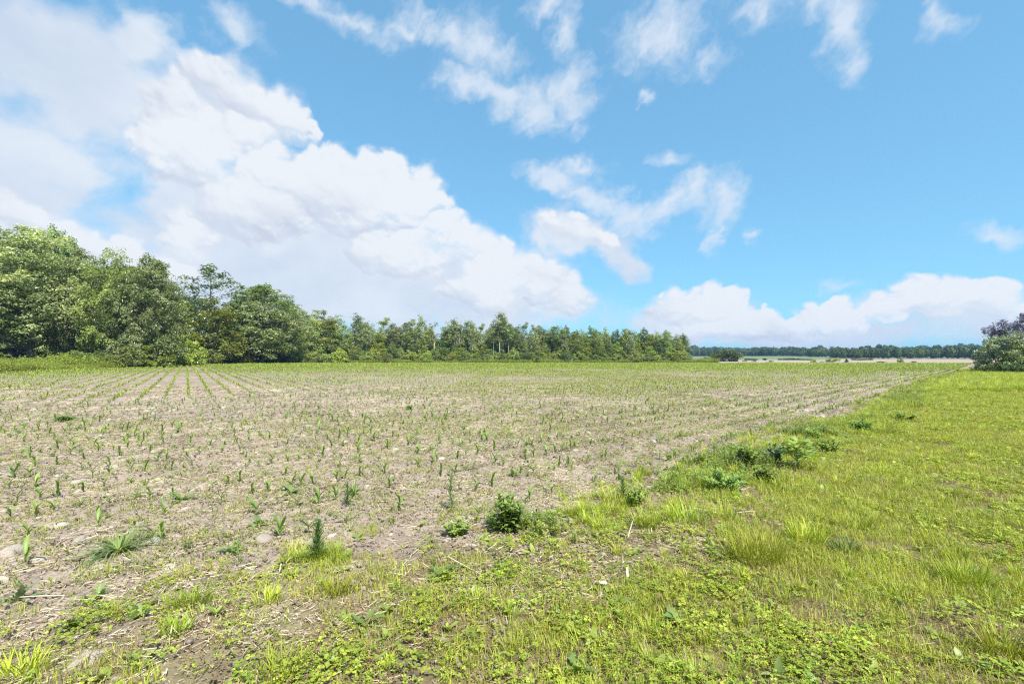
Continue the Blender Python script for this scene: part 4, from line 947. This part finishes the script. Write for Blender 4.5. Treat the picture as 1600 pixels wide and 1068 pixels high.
def rosette(px, py, wpx, name, label, seed, n=11, wf=.3, rise=.75, c1=(.12, .195, .055), c2=(.23, .32, .105), group=None, jag=.3, lf=1.0):
    rng = np.random.default_rng(seed); l0 = wpx*.5/pxm(py)*1.25*lf; e = empty(name, wz(px, py), 0)
    for k in range(n):
        g = Geo(); l = l0*rng.uniform(.35, 1.1)
        strip(g, (0, 0, .005), k*2.4+rng.normal(0, .25), l, l*wf*rng.uniform(.8, 1.2), rng.uniform(.25, 1.15)*rise/.75, rng.uniform(.4, 1.7), lerp(c1, c2, rng.uniform()), 8, .25, rng.normal(0, .55), jag=jag)
        ob('leaf', g.mesh('weed_leaf', M_WEED), e)
    return tag(e, label, 'weed', group)
def tuft(px, py, hpx, wpx, label, seed, n=130, c1=GA, c2=GB*1.1, name='grass_tuft', group=None, wd=.0055):
    rng = np.random.default_rng(seed); h, w2 = hpx/pxm(py)*(.72 if px < 600 else .85), wpx/pxm(py); g = Geo()
    for k in range(n):
        a = rng.uniform(0, 6.28); r = w2*.36*np.sqrt(rng.uniform()); az = a+rng.normal(0, .9); c = lerp(c1, c2, rng.uniform())
        strip(g, (r*np.cos(a), r*np.sin(a)*.7, -.005), az, h*rng.uniform(.65, 1.25), wd*rng.uniform(.7, 1.3), rng.uniform(.9, 1.5), rng.uniform(.1, 1.2), c, 4, .2, rng.normal(0, .3))
    o = ob(name, g.mesh(name, M_GRASS), None, wz(px, py)); return tag(o, label, 'grass', group)
def stalk_weed(px, py, hpx, wpx, label, seed, c1=(.11, .18, .05), c2=(.20, .27, .10), n=70):
    rng = np.random.default_rng(seed); h, wd = hpx/pxm(py), wpx/pxm(py); e = empty('horseweed', wz(px, py)); gs, gl = Geo(), Geo()
    zz = np.linspace(0, h, 6); pts = np.stack((np.cumsum(rng.normal(0, .006*h*3, 6)), np.cumsum(rng.normal(0, .01*h, 6)), zz), 1); tube(gs, pts, np.linspace(.005, .0018, 6), 6, (1, 1, 1)); ob('stem', gs.mesh('weed_stem', M_STEM), e)
    for k in range(n):
        t = .06+.94*k/n; z = t*h; b = (np.interp(z, zz, pts[:, 0]), np.interp(z, zz, pts[:, 1]), z); l = wd*.62*(1.1-.55*t)*rng.uniform(.7, 1.2)
        strip(gl, b, k*2.4, l, l*.14, rng.uniform(.5, 1.1), rng.uniform(.3, 1.0), lerp(c1, c2, rng.uniform()), 3, .2)
    ob('foliage', gl.mesh('weed_foliage', M_WEED), e); return tag(e, label, 'weed')
DK, DG, LG = np.array([.125, .205, .045]), np.array([.215, .32, .07]), np.array([.33, .44, .09])
bush_weed(790, 834, 66, 62, 'leafy_weed', 'dense dark green leafy bush at the edge of the soil', .085, DK*1.05, DG*1.15, 26, 601)
bush_weed(1165, 736, 44, 46, 'leafy_weed', 'dark green bushy weed, left of the blue green one', .10, DK*1.1, DG*1.1, 18, 602)
bush_weed(1208, 728, 40, 34, 'leafy_weed', 'bluish dark weed between bushy weed and broad leaved plant', .09, np.array([.14, .20, .10]), np.array([.27, .34, .19]), 14, 603)
bush_weed(1197, 757, 34, 40, 'leafy_weed', 'green bushy weed right below the dark bushy weed', .08, DG*.8, LG*.8, 16, 604)
bush_weed(1135, 768, 36, 92, 'ferny_weed', 'wide low mound of pale ferny weed at the margin', .075, DG, LG*1.05, 42, 605, 22, .3)
bush_weed(1272, 692, 26, 30, 'leafy_weed', 'small leafy weed above the broad leaved plant', .09, DG*.8, LG, 10, 606)
bush_weed(1345, 678, 26, 30, 'leafy_weed', 'dark weed at margin halfway toward the far verge', .10, DK*1.1, DG*1.2, 12, 607)
bush_weed(1300, 712, 30, 46, 'leafy_weed', 'spreading weed right of the broad leaved plant', .085, DG*.8, LG*.9, 16, 608)
bush_weed(1410, 660, 20, 40, 'leafy_weed', 'low green weed beside the tall margin grass', .10, DG*.8, LG*.9, 12, 609)
bush_weed(860, 818, 26, 40, 'leafy_weed', 'small bright weed right of the dense leafy bush', .06, DG, LG, 14, 610, 18)
bush_weed(715, 838, 26, 56, 'leafy_weed', 'low sprawling weed left of the dense leafy bush', .06, DG*.9, LG*.85, 18, 611, 18)
bush_weed(993, 792, 36, 56, 'leafy_weed', 'loose weed patch at margin above leaning stalk', .07, DG*.9, LG*.9, 16, 612, 18)
bush_weed(640, 640, 8, 14, 'leafy_weed', 'dark weed clump far out in the middle of the field', .12, DK, DG, 8, 613, 14)
bush_weed(103, 658, 9, 30, 'leafy_weed', 'flat dark weed clump in the soil near left edge', .14, DK, DG*.8, 12, 614, 14)
# broad-leaved plant with a bare stem
def broad_plant(px, py, hpx, wpx, label, seed):
    rng = np.random.default_rng(seed); h, wd = hpx/pxm(py), wpx/pxm(py); e = empty('broad_leaved_plant', wz(px, py)); gs = Geo()
    tube(gs, [(0, 0, -.01), (.01, 0, h*.4), (0, .01, h*.8)], [.011, .009, .004], 7, (1, 1, 1)); ob('stem', gs.mesh('weed_stem', M_STEM), e)
    for k in range(58):
        t = rng.uniform(.40, 1.1); g = Geo(); a = k*2.4; r = wd*.5*rng.uniform(.25, .8)*(1.3-.75*t)
        tip = np.array([r*np.cos(a), r*np.sin(a), h*t+r*.25]); tube(g, [(0, 0, h*t*.85), tip*[.5, .5, 1], tip], [.004, .003, .002], 4, LG)
        l = wd*.18*rng.uniform(.6, 1.25); strip(g, tip, a+rng.normal(0, .9), l, l*.62, rng.uniform(.2, 1.0), rng.uniform(.6, 1.6), lerp(DG*.95, LG*.95, rng.uniform()), 6, .18, 0, jag=.12)
        ob('leaf', g.mesh('broad_leaf', M_WEED), e)
    return tag(e, label, 'weed')
broad_plant(1245, 737, 40, 74, 'light green broad leaved plant on a bare stem at margin', 620)
stalk_weed(705, 800, 70, 22, 'tall thin weed stalk on the soil above the leafy bush', 630)
stalk_weed(492, 880, 66, 36, 'tall upright horseweed with narrow leaves at soil edge', 631, n=110)
stalk_weed(545, 792, 40, 22, 'short upright weed stalk in the middle of near soil', 632)
stalk_weed(975, 786, 40, 24, 'upright grey green weed left of the loose weed patch', 633)
rosette(362, 866, 46, 'thistle', 'thistle rosette on soil right of the sprawling clump', 641, 13, .26, .95)
rosette(405, 818, 44, 'rosette_weed', 'leafy rosette on the soil above the large pale stone', 642, 14)
rosette(285, 783, 46, 'rosette_weed', 'dark leafy rosette in soil left of centre', 643, 15, .24)
rosette(455, 772, 44, 'rosette_weed', 'flat leafy rosette above the leafy rosette pair', 644, 15, .26)
rosette(550, 768, 36, 'rosette_weed', 'compact rosette in the middle of the near soil', 645, 13)
rosette(145, 868, 52, 'rosette_weed', 'long leaved weed lying left of sprawling grass clump', 646, 14, .18, .5)
rosette(185, 862, 112, 'sprawling_weed', 'large sprawling grass like weed clump in left soil', 647, 95, .034, .55, (.11, .19, .05), (.22, .31, .09), jag=.0)
rosette(28, 940, 62, 'thistle', 'big grey green thistle at the lower left edge', 648, 16, .22, .9, (.12, .18, .075), (.24, .31, .15))
rosette(115, 990, 48, 'rosette_weed', 'broad weed in front of the grey green thistle', 649, 16, .28, .8, (.10, .17, .04), (.2, .27, .07))
rosette(155, 940, 46, 'rosette_weed', 'dark weed beside the grey green thistle', 650, 14, .26, .8)
rosette(800, 745, 34, 'rosette_weed', 'flat rosette on the soil above the leafy bush', 651, 12)
rosette(210, 975, 46, 'dandelion_plant', 'pale upright broad leaf near the bottom left grass', 652, 7, .42, 1.2, (.17, .25, .07), (.27, .35, .12), jag=.05)
rosette(1214, 1066, 60, 'plantain', 'upright broad pale leaf at the bottom edge right of centre', 653, 5, .36, 1.5, (.17, .25, .07), (.26, .34, .11), jag=.03)
rosette(1405, 962, 54, 'plantain', 'single pale leaf standing in clover at lower right', 654, 4, .3, 1.4, (.2, .27, .09), (.28, .35, .13), jag=.03)
rosette(960, 955, 60, 'dandelion_plant', 'green dandelion leaves beside the white paper scrap', 655, 10, .3, .7, (.11, .19, .04), (.2, .29, .07))
rosette(1060, 985, 66, 'dandelion_plant', 'broad leaved weed in grass right of the paper scrap', 656, 10, .36, .8, (.12, .2, .05), (.23, .31, .08))
rosette(690, 905, 60, 'dandelion_plant', 'leafy weed in grass below the dense leafy bush', 657, 11, .3, .7, (.11, .18, .04), (.19, .27, .07))
rosette(570, 985, 64, 'dandelion_plant', 'leafy weed at the bottom left of centre in grass', 658, 11, .3, .8, (.11, .19, .04), (.2, .28, .07))
rosette(905, 1062, 80, 'dandelion_plant', 'large leafy weed at the bottom edge near centre', 659, 12, .3, .9, (.11, .19, .04), (.22, .3, .08))
tuft(1182, 880, 56, 118, 'largest bright green grass tuft in the verge', 660, 320)
tuft(1262, 852, 44, 74, 'bright grass tuft right of the largest tuft', 661, 190)
tuft(1338, 832, 36, 56, 'grass tuft above right of the largest tuft', 662, 130)
tuft(1318, 868, 30, 52, 'blue green grass tuft below the pair of bright tufts', 663, 110, np.array([.09, .16, .05]), np.array([.17, .24, .09]))
tuft(1512, 918, 48, 88, 'bright grass tuft in clover at far right', 664, 190)
tuft(1490, 880, 30, 50, 'small grass tuft above the far right tuft', 665, 90)
tuft(1565, 1030, 60, 70, 'tall grass tuft at the bottom right corner', 666, 110)
tuft(1010, 828, 42, 46, 'upright grass tuft right of the leaning dry stalk', 667, 110)
tuft(1072, 822, 46, 70, 'wide grass tuft between stalk and largest tuft', 668, 150)
tuft(1130, 815, 36, 56, 'grass tuft directly above the largest tuft', 669, 110)
tuft(525, 935, 44, 66, 'grass tuft below the tall upright horseweed', 670, 130)
tuft(420, 950, 40, 50, 'grass tuft left of centre in the near verge', 671, 90)
tuft(300, 955, 50, 60, 'grass tuft in the near verge at left', 672, 100)
tuft(40, 1062, 52, 80, 'long grass tuft at the bottom left corner', 673, 120)
tuft(275, 1000, 44, 56, 'grass tuft above the bottom left grass', 674, 90)
tuft(440, 1060, 60, 90, 'grass tuft at the bottom edge left of centre', 675, 140)
tuft(1385, 682, 42, 40, 'tall upright grass beside the field margin at right', 676, 110, GA, GC)
tuft(1425, 640, 26, 40, 'rank grass at the margin below the far verge', 677, 110, GA, GC)
tuft(960, 705+85, 44, 30, 'thin tall grass among the margin weeds', 678, 60)
tuft(1380, 745, 24, 50, 'low grass tuft in the verge by the bare patch', 679, 90)
# ---------------------------------------------------------------- small things lying about
def stalk(pts, r, name, label, cat='stalk'):
    P = []
    for px, py, h in pts: x, y = G(px, py); P.append((x, y, float(height(x, y))+h))
    o0 = np.array(P[0]); g = Geo(); tube(g, np.array(P)-o0, np.array(r), 6, (.62, .55, .40)); V = g
    o = ob(name, g.mesh(name, M_DRY), None, tuple(o0)); return tag(o, label, cat)
stalk([(878, 811, .03), (915, 807, .035), (950, 809, .03), (982, 808, .02)], [.006, .007, .006, .004], 'dry_stalk', 'long dry stalk lying flat below the loose weed patch')
stalk([(981, 846, .01), (985, 842, .07), (989, 838, .13)], [.004, .004, .002], 'dry_stalk', 'short pale stalk leaning up out of the grass')
stalk([(100, 938, .02), (60, 939, .025), (20, 941, .03)], [.004, .004, .003], 'dry_stalk', 'thin dry stalk lying before the dark weed at left')
stalk([(700, 880, .03), (725, 893, .03), (752, 905, .02)], [.004, .004, .003], 'dry_stalk', 'thin dry stalk lying in grass below leafy bush')
stalk([(1085, 803, .03), (1130, 812, .04), (1180, 806, .03)], [.004, .005, .003], 'dry_stalk', 'dry stalk lying among the grass below ferny weed')
def husk(px, py, label):
    x, y, z = wz(px, py); g = Geo(); strip(g, (0, 0, .01), R(80), .12, .02, 1.1, .9, (.42, .37, .28), 8, .6, .6, jag=.15)
    o = ob('dry_leaf', g.mesh('dry_leaf', M_DRY), None, (x, y, z)); tag(o, label, 'leaf')
husk(984, 917, 'pale curled dry leaf standing in the verge grass')
def scrap(px, py, wpx, label):
    x, y, z = wz(px, py); r = wpx/pxm(py)*.5; rng = np.random.default_rng(70); n = 7; u, v = np.meshgrid(np.linspace(-1, 1, n), np.linspace(-1, 1, n))
    zz = .5*np.sin(u*2.6+1)*np.cos(v*2.2)+rng.normal(0, .16, u.shape); V = np.stack((u*r, v*r*.8, zz*r*.6+.05), -1).reshape(-1, 3)
    i = np.arange(n-1)[:, None]*n; j = np.arange(n-1)[None]; Q = np.stack((i+j, i+j+1, i+n+j+1, i+n+j), -1).reshape(-1, 4)
    o = ob('paper_scrap', mesh_np('paper_scrap', V, Q, M_PAPER, smooth=False), None, (x, y, z)); tag(o, label, 'litter')
    m = o.modifiers.new('thickness', 'SOLIDIFY'); m.thickness = .0006
M_PAPER = plain('paper', (.72, .70, .68)); M_PETAL = plain('petal', (.75, .50, .02))
scrap(942, 926, 11, 'crumpled white paper scrap in the verge grass')
def dandelion(px, py):
    x, y, z = wz(px, py); e = empty('dandelion_flower', (x, y, z)); g = Geo(); tube(g, [(0, 0, 0), (.004, 0, .04), (0, 0, .07)], [.002, .0018, .0015], 5, (1, 1, 1)); ob('stem', g.mesh('flower_stem', M_STEM), e)
    g = Geo()
    for k in range(40): strip(g, (0, 0, .07), k*2.4, .016*(.5+.5*k/40), .004, 1.2-.9*k/40, .3, (1, 1, 1), 2, .1)
    ob('bloom', g.mesh('bloom', M_PETAL), e); tag(e, 'yellow dandelion flower in the verge by the paper scrap', 'flower')
dandelion(957, 940)
# tyre lug prints pressed in the soil
def tread():
    x0, y0 = G(1075, 662); g = Geo(); V, Fc = clod_mesh(3, 1)
    rng = np.random.default_rng(4); a = R(45)
    for k in range(15):
        c = np.array([x0+.14*k*math.sin(a), y0+.14*k*math.cos(a)]); b = R(5+rng.normal(0, 4))
        U = V*np.array([.16, .028, .028]); U = np.stack((U[:, 0]*math.cos(b)-U[:, 1]*math.sin(b), U[:, 0]*math.sin(b)+U[:, 1]*math.cos(b), U[:, 2]), 1)
        g.add(U+np.array([c[0], c[1], float(height(c[0], c[1]))+.004]), Fc, (.3, .25, .2))
    tag(ob('tyre_track', g.mesh('tyre_track', M_CLOD)), 'row of slanted tyre lug marks pressed into the soil', 'track', kind='structure')
tread()

# ================================================================ haze
def haze():
    m = bpy.data.materials.new('haze'); m.use_nodes = True; m.node_tree.nodes.clear(); k = NG(m.node_tree)
    v = k.new('ShaderNodeVolumePrincipled'); v.inputs['Color'].default_value = (.34, .60, 1.0, 1); v.inputs['Density'].default_value = HAZE; v.inputs['Anisotropy'].default_value = .2
    o = k.new('ShaderNodeOutputMaterial'); k.link(v.outputs[0], o.inputs['Volume'])
    x, y0, y1, z0, z1 = 5200, -5200, 5200, -12., 45.
    V = [(-x, y0, z0), (x, y0, z0), (x, y1, z0), (-x, y1, z0), (-x, y0, z1), (x, y0, z1), (x, y1, z1), (-x, y1, z1)]
    Fq = [(0, 3, 2, 1), (4, 5, 6, 7), (0, 1, 5, 4), (1, 2, 6, 5), (2, 3, 7, 6), (3, 0, 4, 7)]
    tag(ob('haze', mesh_np('haze', V, Fq, m, smooth=False)), 'thin bluish summer haze over the far ridge', 'haze', kind='stuff')
HAZE = 0.00022
haze()
